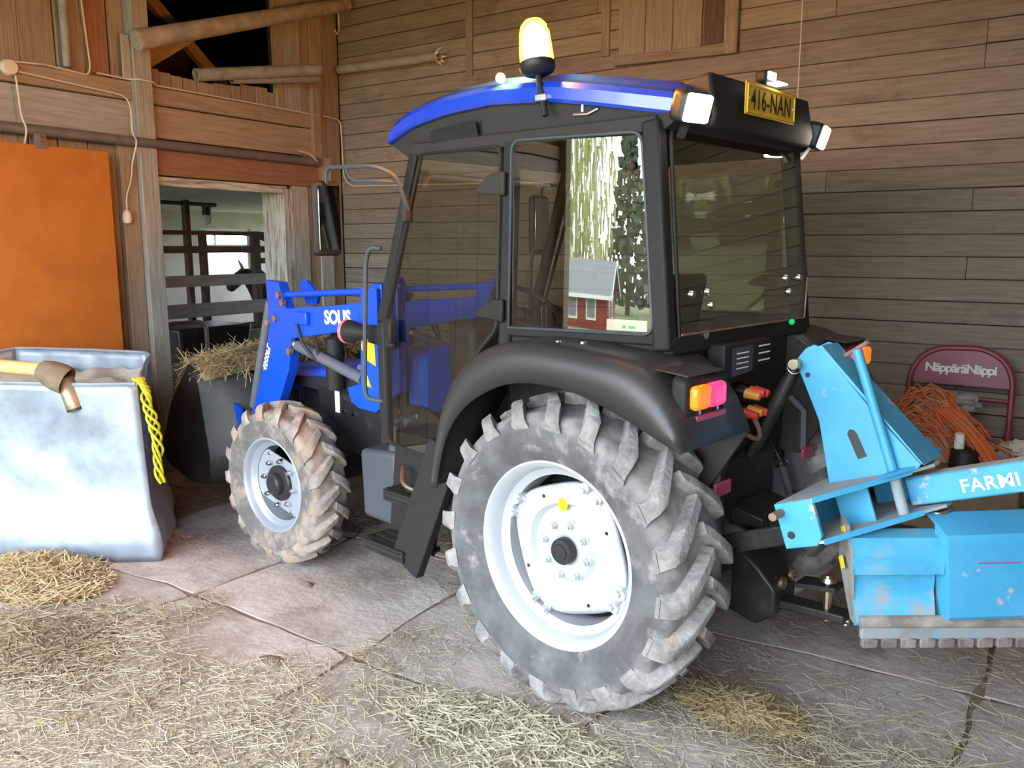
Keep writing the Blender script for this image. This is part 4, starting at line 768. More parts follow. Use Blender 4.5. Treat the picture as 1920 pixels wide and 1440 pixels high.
# blade, lower edge just off the floor plane of the links; built in world axes under K
KI = K.matrix_basis.inverted() if False else (Matrix.Translation(K.location) @ Matrix.Rotation(math.radians(20), 4, 'Y')).inverted()
def wp(name, mb, m_, parent=None, **k):
    mb.v = [KI @ Vector(p) for p in mb.v]; return kp(name, mb, m_, parent, **k)
F = .787; P0 = Vector((-1.02, .253, 0)); DB = Vector((-.722, -.692, 0)); NBl = Vector((-.692, .722, 0))
def bp(s_, n_, z0): return P0 + DB*(s_*F) + NBl*n_ + ZX*(.39 + F*z0)
def extr(prof, s0, s1, lean=.0):
    return MB().grid([[bp(s_ + .10*(.55-z0)*(0 if s_ > 0 else -1)*0, n_, z0 + .035*s_) for n_, z0 in prof] for s_ in (s0, s1)])
left = [(-.05, .555), (.008, .54), (.020, .46), (.045, .43), (.045, .395), (-.012, .385), (-.014, .28), (.006, .20), (.014, .145), (.010, .135), (-.01, .12)]
bl = wp('mouldboard', MB().grid([[bp(s_ + (-.13 + .16*(.6-z0))*(1 if s_ == 0 else 0), n_, z0) for n_, z0 in left] for s_ in (0, .30)]), 'ltblue_dirty', solid=.010, smooth=False)
main = [(-.10, .612), (-.07, .622), (.058, .572), (.066, .556), (.066, .20), (.058, .185), (.010, .18), (.006, .13)]
wp('mouldboard_panel', MB().grid([[bp(s_ + .10*(.55-z0)*(1 if s_ < .5 else 0), n_, z0 + (.03*(s_-.3))) for n_, z0 in main] for s_ in (.29, 2.5)]), 'ltblue', bl, solid=.010, smooth=False)
wp('panel_end', MB().prism([bp(.29 + .10*(.55-z0), n_, z0) for n_, z0 in main[1:] + [(-.02, .13), (-.02, .60)]], DB*.012), 'ltblue', bl)
wp('edge_strip', MB().grid([[bp(s_, n_, z0) for n_, z0 in ((.010, .175), (.028, .165), (.030, .135), (.022, .125))] for s_ in (-.05, 2.5)]), 'grime', bl, solid=.008)
wp('edge_rail', MB().hexa([bp(s_, n_, z0) for z0 in (.068, .128) for s_, n_ in ((-.035, .0), (2.5, .0), (2.5, .026), (-.035, .026))]), 'raildirt', bl, bevel=.004)
s_ = -.03
tm = None
while s_ < 2.42:
    w = .072; tm_ = MB().hexa([bp(s_+q, n_, z0) for z0, e in ((.026, .0), (.074, .0)) for q, n_ in ((0, .004), (w, .004), (w, .030), (0, .030))]); wp('edge_tooth', tm_, 'grime', bl, bevel=.004, seg=1); s_ += .088
wp('end_plate', MB().prism([bp(-.105, -.06, .62), bp(-.11, .0, .60), bp(-.095, .03, .45), bp(-.07, .0, .30), bp(-.045, .0, .13), bp(-.03, -.06, .12), bp(-.08, -.10, .40)], -DB*.012), 'grey', bl)
for z0 in (.57, .43): wp('hazard_mark', MB().prism([bp(-.123, -.045, z0), bp(-.123, -.02, z0+.02), bp(-.118, .0, z0-.03), bp(-.118, -.025, z0-.05)], -DB*.003), 'yellow', bl)
wp('blade_bracket', MB().beam(Vector((-1.70, -.03, 1.13)), bp(1.35, -.05, .62), .12, .10), 'ltblue', bl, bevel=.01)
wp('scratch', MB().hexa([bp(s_, .0717, z0) for z0 in (.452, .458) for s_ in (.42, .60)] + [bp(s_, .0722, z0) for z0 in (.452, .458) for s_ in (.42, .60)]) if False else MB().prism([bp(.43, .0716, .452), bp(.62, .0716, .455), bp(.62, .0716, .459), bp(.43, .0716, .457)], NBl*.0006), 'redrefl', bl)
# ================================================================== things on and against the walls
def lump(c, r, sc=(1, 1, 1), amp=.35, seed=0, n=18, m=12):
    mb = MB().ball((0, 0, 0), 1, n, m); out = []
    for p in mb.v:
        k_ = 1 + amp*noise.noise(p*1.6 + Vector((seed, 0, 0))) + amp*.5*noise.noise(p*4 + Vector((0, seed, 0))); out.append(Vector(c) + Vector((p.x*sc[0], p.y*sc[1], p.z*sc[2]))*r*k_)
    mb.v = out; return mb
def world_tube(name, pts, r, m_, n=10, parent=None, **k): return obj(name, MB().tube([B(*p) for p in pts], r, n, **k), M[m_], parent)
# orange sliding door on its rail
d1 = struct(obj('door_1', bbox(MB(), 4.525, 4.56, -.10, 1.55, .12, 2.525), M['orange'], smooth=False, bevel=.006))
for v in (.40, 1.2):
    h = obj('door_hanger', bbox(MB(), 4.515, 4.525, v-.05, v+.03, 2.50, 2.60), M['pipe'], d1, smooth=False)
    for dv, dz in ((0, 2.55), (.0, 2.58)): obj('hanger_bolt', MB().cyl(B(4.515, v-.01+dv, dz), B(4.50, v-.01+dv, dz), .010, 8), M['steel'], d1)
tag(world_tube('sliding_door_rail', [(4.55, 3.9, 2.625), (4.55, -2.22, 2.62)], .036, 'pipe', 14), 'long grey steel pipe rail along the wall above the orange door', 'rail')
# logs and ducts near the corner
o = tag(obj('roof_pole', MB().tube([B(4.48, -.36, 3.35), B(4.45, -1.5, 3.74), B(4.42, -2.50, 4.08)], [.075, .068, .06], 14), M['log']), 'long pale log leaning across the dark loft opening', 'log')
def duct(name, a, b, r, label):
    a, b = B(*a), B(*b); d = (b-a); o = obj(name, MB().lathe([(r, 0), (r, d.length), (r-.008, d.length), (r-.008, 0)], o=a, ax=d, n=20, closed=True), M['greytube']); return tag(o, label, 'pipe')
duct('hollow_pipe', (4.62, -.95, 3.215), (4.42, -2.12, 3.43), .052, 'grey hollow pipe poking out of the loft with its round end showing')
duct('hollow_pipe', (4.62, -1.30, 3.24), (4.47, -2.14, 3.36), .040, 'thinner grey pipe below the hollow round-ended one at the loft')
duct('hollow_pipe', (4.52, -2.47, 3.50), (3.30, -2.47, 3.475), .042, 'grey pipe with ragged end lying along the back plank wall')
mb = MB()
for i in range(9):
    a = 2*PI*i/9; p = B(3.30, -2.47, 3.475); mb.prism([p + VX*.04*math.cos(a) + ZX*.04*math.sin(a), p + VX*.05*math.cos(a+.5) + ZX*.06*math.sin(a+.5), p - UX*(.05+.03*math.sin(i*7)) + VX*.05*math.cos(a+.3) + ZX*.075*math.sin(a+.3)], UX*.006)
obj('torn_wrapping', mb, M['sack'], bpy.data.objects['hollow_pipe.002'], smooth=False)['kind'] = 'stuff'
# loft timbers in the dark
for nm, a, b, w, lab in (('loft_rafter', (5.2, .2, 3.2), (5.4, -1.6, 4.5), .12, 'dim tan rafter slanting up behind the loft opening'), ('loft_rafter', (5.6, -2.4, 3.0), (5.6, -.9, 4.3), .10, 'dark brace crossing the far side of the loft opening'),
                         ('loft_rafter', (4.95, -.3, 3.05), (4.95, -1.15, 3.62), .13, 'short tan brace just inside the loft opening')):
    p = plank(nm, None, B(*a), B(*b), ZX, w, .08, M['tan_wood']); tag(p, lab, 'rafter')
# wiring
C_ = 4.572
jb = tag(obj('junction_box', MB().lathe([(.001, .05), (.045, .048), (.052, .035), (.054, 0)], o=B(4.60, .52, 3.02), ax=-UX, n=20), M['cable']), 'round cream junction box on the beam at the left edge', 'junction box')
def cable(pts, label, r=.0065): return tag(world_tube('electric_cable', rounded([Vector(p) for p in pts], .05, 4), r, 'cable', 6), label, 'cable')
cable([(C_-.005, .50, 3.06), (C_-.005, .30, 3.075), (4.59, .27, 3.08), (4.59, -.03, 3.06), (4.59, -.05, 3.12), (4.60, -.02, 3.7)], 'cream cable from the junction box along the beam and up a plank')
cable([(C_-.005, .47, 3.00), (C_-.005, -.25, 2.955), (C_-.005, -.31, 2.93), (C_-.005, -.33, 2.86), (C_-.005, -.325, 2.68), (4.50, -.32, 2.62), (4.585, -.315, 2.45), (4.585, -.30, 2.33), (4.585, -.25, 2.22), (4.585, -.245, 2.08)], 'cream cable bending down the door post to the pull switch')
cable([(C_-.005, .49, 2.97), (C_-.01, .48, 2.70), (4.50, .48, 2.62), (4.57, .475, 2.52)], 'short cream cable hanging from the junction box behind the rail')
cable([(C_+.03, -.10, 3.09), (C_+.03, -.36, 3.085), (4.535, -.38, 3.085), (4.535, -.53, 3.08), (4.605, -.55, 3.075), (4.605, -1.4, 3.07), (4.605, -2.26, 3.06)], 'long cream cable along the beam over the doorway')
cable([(4.58, -2.30, 3.06), (4.60, -2.50, 3.055), (4.60, -2.545, 3.03), (4.60, -2.565, 2.5), (4.5, -2.575, 2.42), (3.6, -2.58, 2.40), (2.2, -2.58, 2.36)], 'cream cable dropping down the corner behind the mirror onto the back wall')
cable([(4.50, -1.9, 2.70), (4.50, -2.05, 2.68), (4.49, -2.12, 2.62)], 'thin loose cable end curling over the steel rail')
tag(obj('pull_switch', MB().lathe([(.001, .06), (.03, .05), (.038, .02), (.03, -.03), (.012, -.05)], o=B(4.585, -.245, 2.06), ax=-ZX, n=16), M['cable']), 'small cream pull switch hanging on the door post', 'switch')
tag(world_tube('conduit', [(4.585, .12, 3.09), (4.585, .115, 4.25)], .03, 'greytube', 12), 'grey vertical conduit on the upper planks at left', 'conduit')
tag(world_tube('hanging_cord', [(.20, -2.5, 4.3), (.195, -2.5, 2.86), (.19, -2.5, 2.50)], .004, 'cable', 5), 'thin cord hanging down the back wall behind the number plate', 'cord')
tag(world_tube('hooked_wire', [(4.46, -2.42, 4.1), (4.46, -2.43, 3.86), (4.46, -2.40, 3.80), (4.46, -2.37, 3.83)], .006, 'cable', 6), 'pale wire hook hanging under the log in the corner', 'wire')
# ---------------------------------------------------------------- galvanised bin
bp0 = [(2.87, .77), (4.33, 1.62), (4.47, .72), (3.60, .24)]
bc = B(sum(p[0] for p in bp0)/4, sum(p[1] for p in bp0)/4, 0)
bn = empty('metal_bin', bc); tag(bn, 'big dented galvanised metal bin in front of the orange door', 'bin')
def binp(name, mb, m_, parent=None, **k): mb.v = [Vector(p)-bc for p in mb.v]; return obj(name, mb, M[m_], parent or bn, **k)
def bside(a, b, ztop0, ztop1, nx=28, nz=22, seed=0, skip=0):
    A, Bq = Vector((*a, 0)), Vector((*b, 0)); d = (Bq-A).normalized(); nrm = Vector((d.y, -d.x, 0)); nrm = nrm if nrm.dot(A+Bq - Vector((7.6, 1.7, 0))) > 0 else -nrm; rows = []
    for i in range(nx+1):
        t = i/nx; row = []
        for j in range(nz+1):
            q = j/nz; zt = lerp(ztop0, ztop1, t); z = q*zt
            off = -.02*math.exp(-((q-.62)/.2)**2); sm = max(0, min(1, (.36-q)/.26)); flare = .08*sm*sm*(3-2*sm) - .03*max(0, (.06-q)/.06)
            off += .035*noise.noise((t*3.1+seed, q*2.4, 3)) + .018*noise.noise((t*8+seed, q*6, 8)) + .05*max(0, q-.35)
            e = min(t, 1-t); off *= min(1, e*8); off += flare*min(1, e*6)*.5
            p = A.lerp(Bq, t) + nrm*off; p += (Vector((3.9, .85, 0)) - p)*(.07*q - .055*flare/.08)
            row.append(B(p.x, p.y, z))
        rows.append(row)
    return rows
zt = [1.05, 1.06, 1.15, 1.13]; edge = []
for i in range(4):
    r = bside(bp0[i], bp0[(i+1) % 4], zt[i], zt[(i+1) % 4], seed=i*5); binp('bin_wall', MB().grid(r), 'galv', solid=.006, ang=60); edge.append([row[-1] for row in r])
for e in edge: binp('rolled_rim', MB().tube(e, .012, 8), 'galv')
fl = [(2.96, .80), (4.28, 1.55), (4.40, .76), (3.62, .30)]; binp('bin_floor', MB().prism([B(*p, .02) for p in fl], (0, 0, .01)), 'galvin')
rows = []
for i in range(19):
    row = []
    for j in range(19):
        t, q = i/18, j/18; a = Vector((*fl[0], 0)).lerp(Vector((*fl[1], 0)), t); b = Vector((*fl[3], 0)).lerp(Vector((*fl[2], 0)), t); p = a.lerp(b, .03+.94*q)
        row.append(B(p.x, p.y, .90 + .12*noise.noise((p.x*2.3, p.y*2.3, 2)) + .06*noise.noise((p.x*7, p.y*7, 4)) + .10*q))
    rows.append(row)
tag(obj('feed_sack', MB().grid(rows), M['sack'], ang=70), 'crumpled whitish sacking filling the galvanised bin', 'sack')
# yellow rope over the bin corner
P = edge[0][0]
rp = MB()
for k_ in range(4):
    pts = []
    for i in range(60):
        t = i/59; pr = [P+ZX*.02+VX*-.02, P+ZX*.03-VX*.02, P+ZX*-.06+VX*-.05-UX*.02, P+ZX*-.30-VX*.07-UX*.04, P+ZX*-.60-VX*.09-UX*.045]
        j = min(int(t*4), 3); c = pr[j].lerp(pr[j+1], t*4-j); a = t*26 + k_*PI/2; w = .022 + .012*math.sin(t*9+k_)
        pts.append(c + VX*w*math.cos(a) - UX*w*.8*math.sin(a))
    rp.tube(pts, .008, 6)
o = tag(obj('yellow_rope', rp, M['rope']), 'bright yellow rope bundle hanging over the corner of the metal bin', 'rope')
# pipe with spout resting on the bin
sp = empty('feed_pipe', B(3.30, 1.08, 1.10)); tag(sp, 'dull yellow pipe with brown collar and spout lying on the metal bin', 'pipe')
def spp(name, mb, m_, **k): mb.v = [Vector(p)-sp.location for p in mb.v]; return obj(name, mb, M[m_], sp, **k)
A, Bq = B(4.25, 1.55, 1.20), B(3.36, 1.075, 1.135)
spp('yellow_pipe', MB().tube([A, Bq], .040, 16), 'hose')
cdir = (B(3.235, .985, 1.10) - Bq).normalized()
spp('rubber_collar', MB().lathe([(.040, -.03), (.055, -.02), (.075, .03), (.085, .09), (.080, .14), (.072, .14), (.072, .06), (.03, .0)], o=Bq+ZX*-.005, ax=(cdir + ZX*-.25), n=22, closed=True), 'collar')
s0 = B(3.27, 1.01, 1.085); s1 = B(3.235, .975, .905)
spp('steel_spout', MB().lathe([(.040, 0), (.044, (s1-s0).length), (.050, (s1-s0).length), (.050, (s1-s0).length-.014), (.047, 0)], o=s0, ax=(s1-s0), n=20), 'spout', solid=.003)
spp('spout_ring', MB().lathe([(.046, -.012), (.052, -.010), (.052, .004), (.046, .006)], o=s1, ax=(s1-s0), n=20, closed=True), 'black')
# ---------------------------------------------------------------- red cart frame, twine heap and scrap at the back wall
rc = empty('red_cart', B(-.95, -2.35, 0)); tag(rc, 'dark red rounded metal cart frame with white lettering against the plank wall', 'cart')
def rcp(name, mb, m_, parent=None, **k): mb.v = [Vector(p)-rc.location for p in mb.v]; return obj(name, mb, M[m_], parent or rc, **k)
def rp_(u, z, d=0): return B(u, -2.40 - .05*(z-.6) + d, z)
fr = [(-.65, .02), (-.65, 1.02), (-.70, 1.13), (-.80, 1.195), (-1.05, 1.205), (-1.17, 1.14), (-1.225, 1.03), (-1.235, .02)]
rcp('tube_frame', MB().tube(rounded([rp_(*p) for p in fr], .06), .019, 10), 'red')
pn = rcp('back_panel', MB().prism([rp_(*p) for p in ((-.66, .965), (-.66, 1.02), (-.71, 1.12), (-.805, 1.183), (-1.045, 1.193), (-1.16, 1.13), (-1.21, 1.03), (-1.215, .965))], VX*.006), 'red')
for z in (.885, .30): rcp('cross_rail', MB().tube([rp_(-.66, z), rp_(-1.225, z)], .014, 8), 'red')
rcp('cart_deck', MB().hexa([B(u, v, z) for z in (.20, .23) for u, v in ((-.66, -2.36), (-1.22, -2.36), (-1.22, -1.75), (-.66, -1.75))]), 'red')
place_text('cart_lettering', 'NäppäräNäppi', .079, M['offwhite'], rc, rp_(-.935, 1.068, .0075)-rc.location, -UX, ZX, bold=.0022, spacing=.86)
cr = tag(obj('scrap_crate', bbox(MB(), -1.34, -.48, -2.28, -1.62, .24, .60), M['cardboard'], smooth=False, bevel=.01), 'brown wooden crate of scrap under the orange twine', 'crate')
R2 = random.Random(5); mb = MB(); mb2 = MB()
for i in range(230):
    tgt = mb if R2.random() < .72 else mb2
    u = R2.gauss(-.86, .14); v = R2.uniform(-2.26, -1.72); ln = R2.uniform(.15, .42)
    base = .62 + .30*math.exp(-((u+.80)/.22)**2 - ((v+2.0)/.30)**2)
    pts = []; a = R2.uniform(-.5, .9); lift = R2.uniform(-.03, .06)
    for j in range(7):
        t = j/6-.5; uu = u - ln*t*math.cos(a); vv = v + ln*t*math.sin(a)*.5
        zz = max(.612, .60 + .36*math.exp(-((uu+.82)/.27)**2)*math.exp(-((vv+2.02)/.34)**2) + lift + .03*math.sin(t*9+i) - .05*abs(t))
        pts.append(B(uu, vv + .02*math.sin(t*7+i), zz))
    tgt.tube(pts, R2.uniform(.0035, .006), 5)
for i in range(26):
    pts = []; u0 = R2.uniform(-.98, -.88); ph = R2.uniform(-.05, .05)
    for j in range(8):
        t = j/7; pts.append(B(u0 - .34*t, -1.78+ph+.10*t, .90 - .38*t + .05*math.sin(t*PI) + ph*.6))
    mb.tube(pts, .005, 5)
tag(obj('orange_twine', mb, M['twine']), 'tangled heap of orange baling twine by the red cart frame', 'twine', kind='stuff')
tag(obj('faded_twine', mb2, M['twine2']), 'faded straw coloured twine mixed under the orange heap', 'twine', kind='stuff')
mb = lump(B(-.84, -2.02, .66), .24, (1.1, 1.0, .9), .3, 4); tag(obj('twine_core_sack', mb, M['twine2']), 'brown sacking bundled underneath the orange twine', 'sack')
tag(obj('white_bottle', MB().lathe([(.001, .085), (.024, .085), (.026, .08), (.026, .045), (.024, .043), (.027, .04), (.027, .0), (.001, 0)], o=B(-1.03, -1.68, .72), ax=(ZX+VX*.15), n=16), M['wplastic']), 'small white bottle standing among the orange twine', 'bottle')
tag(obj('dark_jar', MB().lathe([(.001, .115), (.055, .115), (.075, .10), (.08, .0), (.001, 0)], o=B(-1.06, -1.70, .605), ax=ZX, n=16), M['darkbox']), 'black jar under the white bottle by the twine heap', 'jar')
mb = lump(B(-.98, -2.18, .90), .075, (1.4, .8, .7), .6, 9); tag(obj('grey_rag', mb, M['grey']), 'pale grey rag lying on top of the twine heap', 'rag')
for i, (u, v, z, r, m_, lab) in enumerate(((-1.22, -1.85, .64, .06, 'grey', 'grey stone lump right of the orange twine'), (-1.30, -2.05, .67, .07, 'sack', 'pale crumpled lump at the right end of the scrap crate'), (-.60, -1.80, .66, .07, 'cardboard', 'brown clod left of the twine heap'))):
    tag(obj('scrap_lump', lump(B(u, v, z), r, (1.3, .9, .7), .6, i*3+1), M[m_]), lab, 'lump')
# ---------------------------------------------------------------- cattle room things
ct = empty('black_cart', B(5.55, -1.55, 0)); tag(ct, 'black tub cart with grey bent tube handle inside the doorway', 'cart')
def ctp(name, mb, m_, **k): mb.v = [Vector(p)-ct.location for p in mb.v]; return obj(name, mb, M[m_], ct, **k)
ctp('cart_tub', MB().hexa([B(u, v, z) for z, g in ((.25, .12), (1.06, 0)) for u, v in ((5.45+g, -2.05+g), (6.1-g, -2.05+g), (6.1-g, -1.20-g), (5.45+g, -1.20-g))]), 'darkbox', bevel=.03)
ctp('tube_handle', MB().tube(rounded([B(5.40, -1.02, .0), B(5.40, -1.02, 1.13), B(5.40, -1.46, 1.12), B(5.40, -1.46, .0)], .09), .020, 10), 'pipe')
for v in (-1.95, -1.30):
    ctp('cart_wheel', MB().lathe([(.06, -.03), (.15, -.035), (.18, -.02), (.18, .02), (.15, .035), (.06, .03)], o=B(5.78, v, .18), ax=VX, n=24, closed=True), 'rubber')
pt = empty('plank_stack', B(6.45, -2.55, 0)); tag(pt, 'rough pale planks stacked beyond the black cart in the cattle room', 'planks')
for i in range(4):
    o = plank('stack_plank', None, B(6.45, -2.05-.02*i, .30+.17*i), B(6.45, -2.95, .30+.17*i), ZX, .13, .05, M['grey_wood']); o.parent = pt; o.matrix_basis = Matrix.Translation(-pt.location) @ o.matrix_basis
for v in (-2.12, -2.9): o = plank('stack_upright', None, B(6.49, v, 0), B(6.49, v, .92), VX, .07, .03, M['dark_wood']); o.parent = pt; o.matrix_basis = Matrix.Translation(-pt.location) @ o.matrix_basis
gl = empty('globe_lamp', B(7.5, -3.06, 2.16)); tag(gl, 'unlit glass globe lamp under the whitewashed ceiling', 'lamp')
obj('glass_globe', MB().ball((0, 0, 0), .075, 16, 12), M['bulb'], gl); obj('lamp_base', MB().cyl((0, 0, .06), (0, 0, .20), .055, 14), M['black'], gl)
# cow behind the rails, built as one skinned body
def skinned(name, joints, edges, root, m_, lv=2):
    me = bpy.data.meshes.new(name); bm = bmesh.new(); ly = bm.verts.layers.skin.verify(); vs = [bm.verts.new(tuple(j[0])) for j in joints]
    for v_, (p, r) in zip(vs, joints): v_[ly].radius = (r, r)
    vs[root][ly].use_root = True
    for a, b in edges: bm.edges.new((vs[a], vs[b]))
    bm.to_mesh(me); bm.free(); o = link(name, me, M[m_]); sk = o.modifiers.new('skin', 'SKIN'); sk.use_smooth_shade = True
    sb = o.modifiers.new('sub', 'SUBSURF'); sb.levels = lv; sb.render_levels = lv; return o
cu, cv = 8.05, -5.0
def cw(f, s_, z): return B(cu + s_, cv + f, z) - B(cu, cv, 0)         # f: forwards (towards +v), s_: sideways
J = [(cw(-.55, 0, 1.10), .27), (cw(-.2, 0, 1.04), .34), (cw(.25, 0, 1.02), .34), (cw(.55, 0, 1.10), .27), (cw(.78, 0, 1.28), .17), (cw(.92, 0, 1.45), .13), (cw(1.06, 0, 1.43), .105), (cw(1.20, 0, 1.31), .075), (cw(1.27, 0, 1.24), .065),
     (cw(.50, .16, .80), .12), (cw(.52, .17, .48), .065), (cw(.50, .17, .12), .045), (cw(.52, .17, .05), .055), (cw(.50, -.16, .80), .12), (cw(.52, -.17, .48), .065), (cw(.50, -.17, .12), .045), (cw(.52, -.17, .05), .055),
     (cw(-.55, .17, .85), .15), (cw(-.66, .17, .50), .07), (cw(-.58, .17, .14), .05), (cw(-.56, .17, .05), .055), (cw(-.55, -.17, .85), .15), (cw(-.66, -.17, .50), .07), (cw(-.58, -.17, .14), .05), (cw(-.56, -.17, .05), .055),
     (cw(-.80, 0, 1.16), .06), (cw(-.86, 0, .85), .025), (cw(-.86, 0, .55), .03)]
E_ = [(0, 1), (1, 2), (2, 3), (3, 4), (4, 5), (5, 6), (6, 7), (7, 8), (3, 9), (9, 10), (10, 11), (11, 12), (3, 13), (13, 14), (14, 15), (15, 16), (0, 17), (17, 18), (18, 19), (19, 20), (0, 21), (21, 22), (22, 23), (23, 24), (0, 25), (25, 26), (26, 27)]
cow = skinned('cow', J, E_, 2, 'cowblack'); cow.location = B(cu, cv, 0); tag(cow, 'black horned cow standing against the bright window of the cattle room', 'cow')
for s_ in (1, -1):
    mb = MB(); mb.tube([cw(.95, s_*.09, 1.53), cw(.92, s_*.15, 1.57), cw(.92, s_*.19, 1.62), cw(.95, s_*.19, 1.67)], [.026, .022, .015, .005], 8); obj('horn', mb, M['horn'], cow)
    mb = MB(); mb.tube([cw(.92, s_*.10, 1.47), cw(.89, s_*.19, 1.49), cw(.88, s_*.29, 1.47)], [.025, .048, .008], 8); obj('ear', mb, M['cowblack'], cow)
    obj('eye', MB().ball(cw(1.07, s_*.098, 1.46), .018, 8, 6), M['black'], cow)
# ================================================================== the yard seen in the cab glass
def polar(az, d, z=0, o=(0, .57)): a = math.radians(az); return Vector((o[0] + d*math.cos(a), o[1] + d*math.sin(a), z))
haz = 52.8; hz = math.radians(haz + 90 + 10); hc = polar(haz, 44, -1.5) + Vector((math.cos(hz), math.sin(hz), 0))*2.5
house = empty('red_house', hc); house.rotation_euler.z = hz; tag(house, 'red timber house with grey roof mirrored in the cab side window', 'house')
def hp(name, mb, m_, parent=None, **k): return obj(name, mb, M[m_], parent or house, **k)
hp('house_wall', MB().prism([(0, -2.9, 0), (0, 2.9, 0), (0, 2.9, 2.5), (0, 0, 4.1), (0, -2.9, 2.5)], (-5.0, 0, 0)), 'housered', smooth=False)
for s in (1, -1):
    hp('roof_slope', MB().prism([(.45, s*3.5, 2.20), (.45, 0, 4.15), (-5.4, 0, 4.15), (-5.4, s*3.5, 2.20)], (0, 0, .14)), 'roofgrey', smooth=False)
    hp('barge_board', MB().prism([(.46, s*3.5, 2.05), (.46, 0, 4.0), (.46, 0, 4.26), (.46, s*3.5, 2.31)], (.05, 0, 0)), 'trimw', smooth=False)
hp('eave_board', MB().box((-2.5, 3.52, 2.25), (5.9, .06, .22)), 'trimw', smooth=False)
for i, (x_, y_, sx) in enumerate(((.02, -1.1, 0), (.02, 1.1, 0), (-1.5, 2.92, 1), (-3.4, 2.92, 1))):
    d = (.05, 1.0, 1.35) if not sx else (1.0, .05, 1.35); f = hp('window_frame', MB().box((x_, y_, 1.65), d), 'trimw', smooth=False)
    d2 = (.06, .76, 1.1) if not sx else (.76, .06, 1.1); hp('window_pane', MB().box((x_+(.01 if not sx else 0), y_+(.01 if sx else 0), 1.65), d2), 'roofgrey', f, smooth=False)
R3 = random.Random(21)
def leaf_mesh(n, h0, h1, rad, wl, hl, shape):
    mb = MB()
    for i in range(n):
        q = R3.random(); z = lerp(h0, h1, q); rr = rad*shape(q)*math.sqrt(R3.random()); a = R3.uniform(0, 2*PI); p = Vector((rr*math.cos(a), rr*math.sin(a), z))
        b = R3.uniform(0, PI); w = Vector((math.cos(b), math.sin(b), R3.uniform(-.2, .2)))*wl*R3.uniform(.6, 1.3); h = Vector((R3.uniform(-.15, .15), R3.uniform(-.15, .15), -1))*hl*R3.uniform(.5, 1.4)
        mb.add([p-w, p+w, p+w*.5+h, p-w*.5+h], [(0, 1, 2, 3)])
    return mb
bl_ = leaf_mesh(620, 2.5, 19, 2.5, .10, 1.1, lambda q: .35+.65*math.sin(PI*min(1, q*1.05))**.7).mesh('crown', False); bl_.materials.append(M['leafy'])
sp_ = leaf_mesh(900, 1.0, 17, 3.0, .35, .5, lambda q: 1.02-q).mesh('crown', False); sp_.materials.append(M['leafd'])
tk = MB().tube([(0, 0, -.2), (.1, .05, 5), (-.1, .1, 11), (.05, 0, 17)], [.24, .19, .12, .03], 10).mesh('trunk'); tk.materials.append(M['birch'])
sk_ = MB().tube([(0, 0, -.2), (0, 0, 8), (0, 0, 17)], [.28, .16, .03], 10).mesh('trunk'); sk_.materials.append(M['bark'])
def tree(kind, az, d, sc, label):
    t = empty(kind, polar(az, d, -1.0)); t.scale = (sc,)*3; t.rotation_euler.z = R3.uniform(0, 6); tag(t, label, 'tree', 'trees across the yard')
    link('trunk', tk if kind == 'birch_tree' else sk_, None, t); link('crown', bl_ if kind == 'birch_tree' else sp_, None, t)
for az, d, sc, lab in ((46.6, 58, 1.1, 'slender birch at the door jamb edge of the cab window reflection'), (48.6, 55, 1.2, 'yellow-green birch rising left of the red house roof'), (51.2, 60, 1.3, 'tall birch straight above the red house roof'),
                      (54.0, 57, 1.2, 'broad birch just right of the red house gable'), (62.5, 47, 1.0, 'birch at the rear pillar edge of the cab window reflection')):
    tree('birch_tree', az, d, sc, lab)
for az, d, sc, lab in ((57.8, 64, 1.0, 'dark spruce right of the birches in the cab window reflection'), (60.6, 70, 1.0, 'more distant spruce beside the nearer dark one')):
    tree('spruce_tree', az, d, sc, lab)
# ================================================================== straw, hay and chaff
R4 = random.Random(3)
def straw_mesh(n, pick, lmin, lmax, w0, w1, seed=0, lift=.02, tilt=.06):
    vs = []; fs = []; k = 0
    while k < n:
        r = pick()
        if r is None: continue
        u, v, z = r; k += 1
        L_ = R4.uniform(lmin, lmax)*.5; a = R4.uniform(0, 2*PI); w = R4.uniform(w0, w1)*.5; bend = R4.uniform(-.5, .5); dz = R4.gauss(0, tilt)
        p = B(u, v, z + R4.uniform(.002, lift)); b = len(vs)
        for t in (-1, 0, 1):
            aa = a + bend*t*.5; c, s_ = math.cos(aa), math.sin(aa); q = p + Vector((c*L_*t, s_*L_*t, dz*L_*t - .25*abs(t)*L_*abs(dz)))
            if q.z < .002: q.z = .002
            nx, ny = -s_*w, c*w; vs.append((q.x+nx, q.y+ny, q.z)); vs.append((q.x-nx, q.y-ny, q.z+w*.8))
        fs += [(b, b+1, b+3, b+2), (b+2, b+3, b+5, b+4)]
    me = bpy.data.meshes.new('straw'); me.from_pydata(vs, [], fs); return me
CLEAN = [(2.45, .55, .42), (1.45, .72, .40), (2.75, 1.05, .22), (1.75, .25, .38)]
def dens(u, v):
    d = .30 + .55*(noise.noise((u*1.3, v*1.3, 7)) + .6*noise.noise((u*3.5, v*3.5, 2)))
    d += .40*max(0, min(1, (v-.9)/.7)) - .30*max(0, -.2-v)
    for cu_, cv_, r in CLEAN: d -= .9*math.exp(-((u-cu_)**2+(v-cv_)**2)/(r*r))
    if u > 2.6 and v < .4: d -= .3
    return d
def floor_pick():
    u = R4.uniform(-2.6, 4.0); v = R4.uniform(-2.3, 3.4)
    return (u, v, 0) if R4.random()*.8 < dens(u, v) else None
def near_pick():
    u = R4.uniform(-1.6, 3.2); v = R4.uniform(.3, 2.9)
    return (u, v, 0) if R4.random()*.8 < dens(u, v) else None
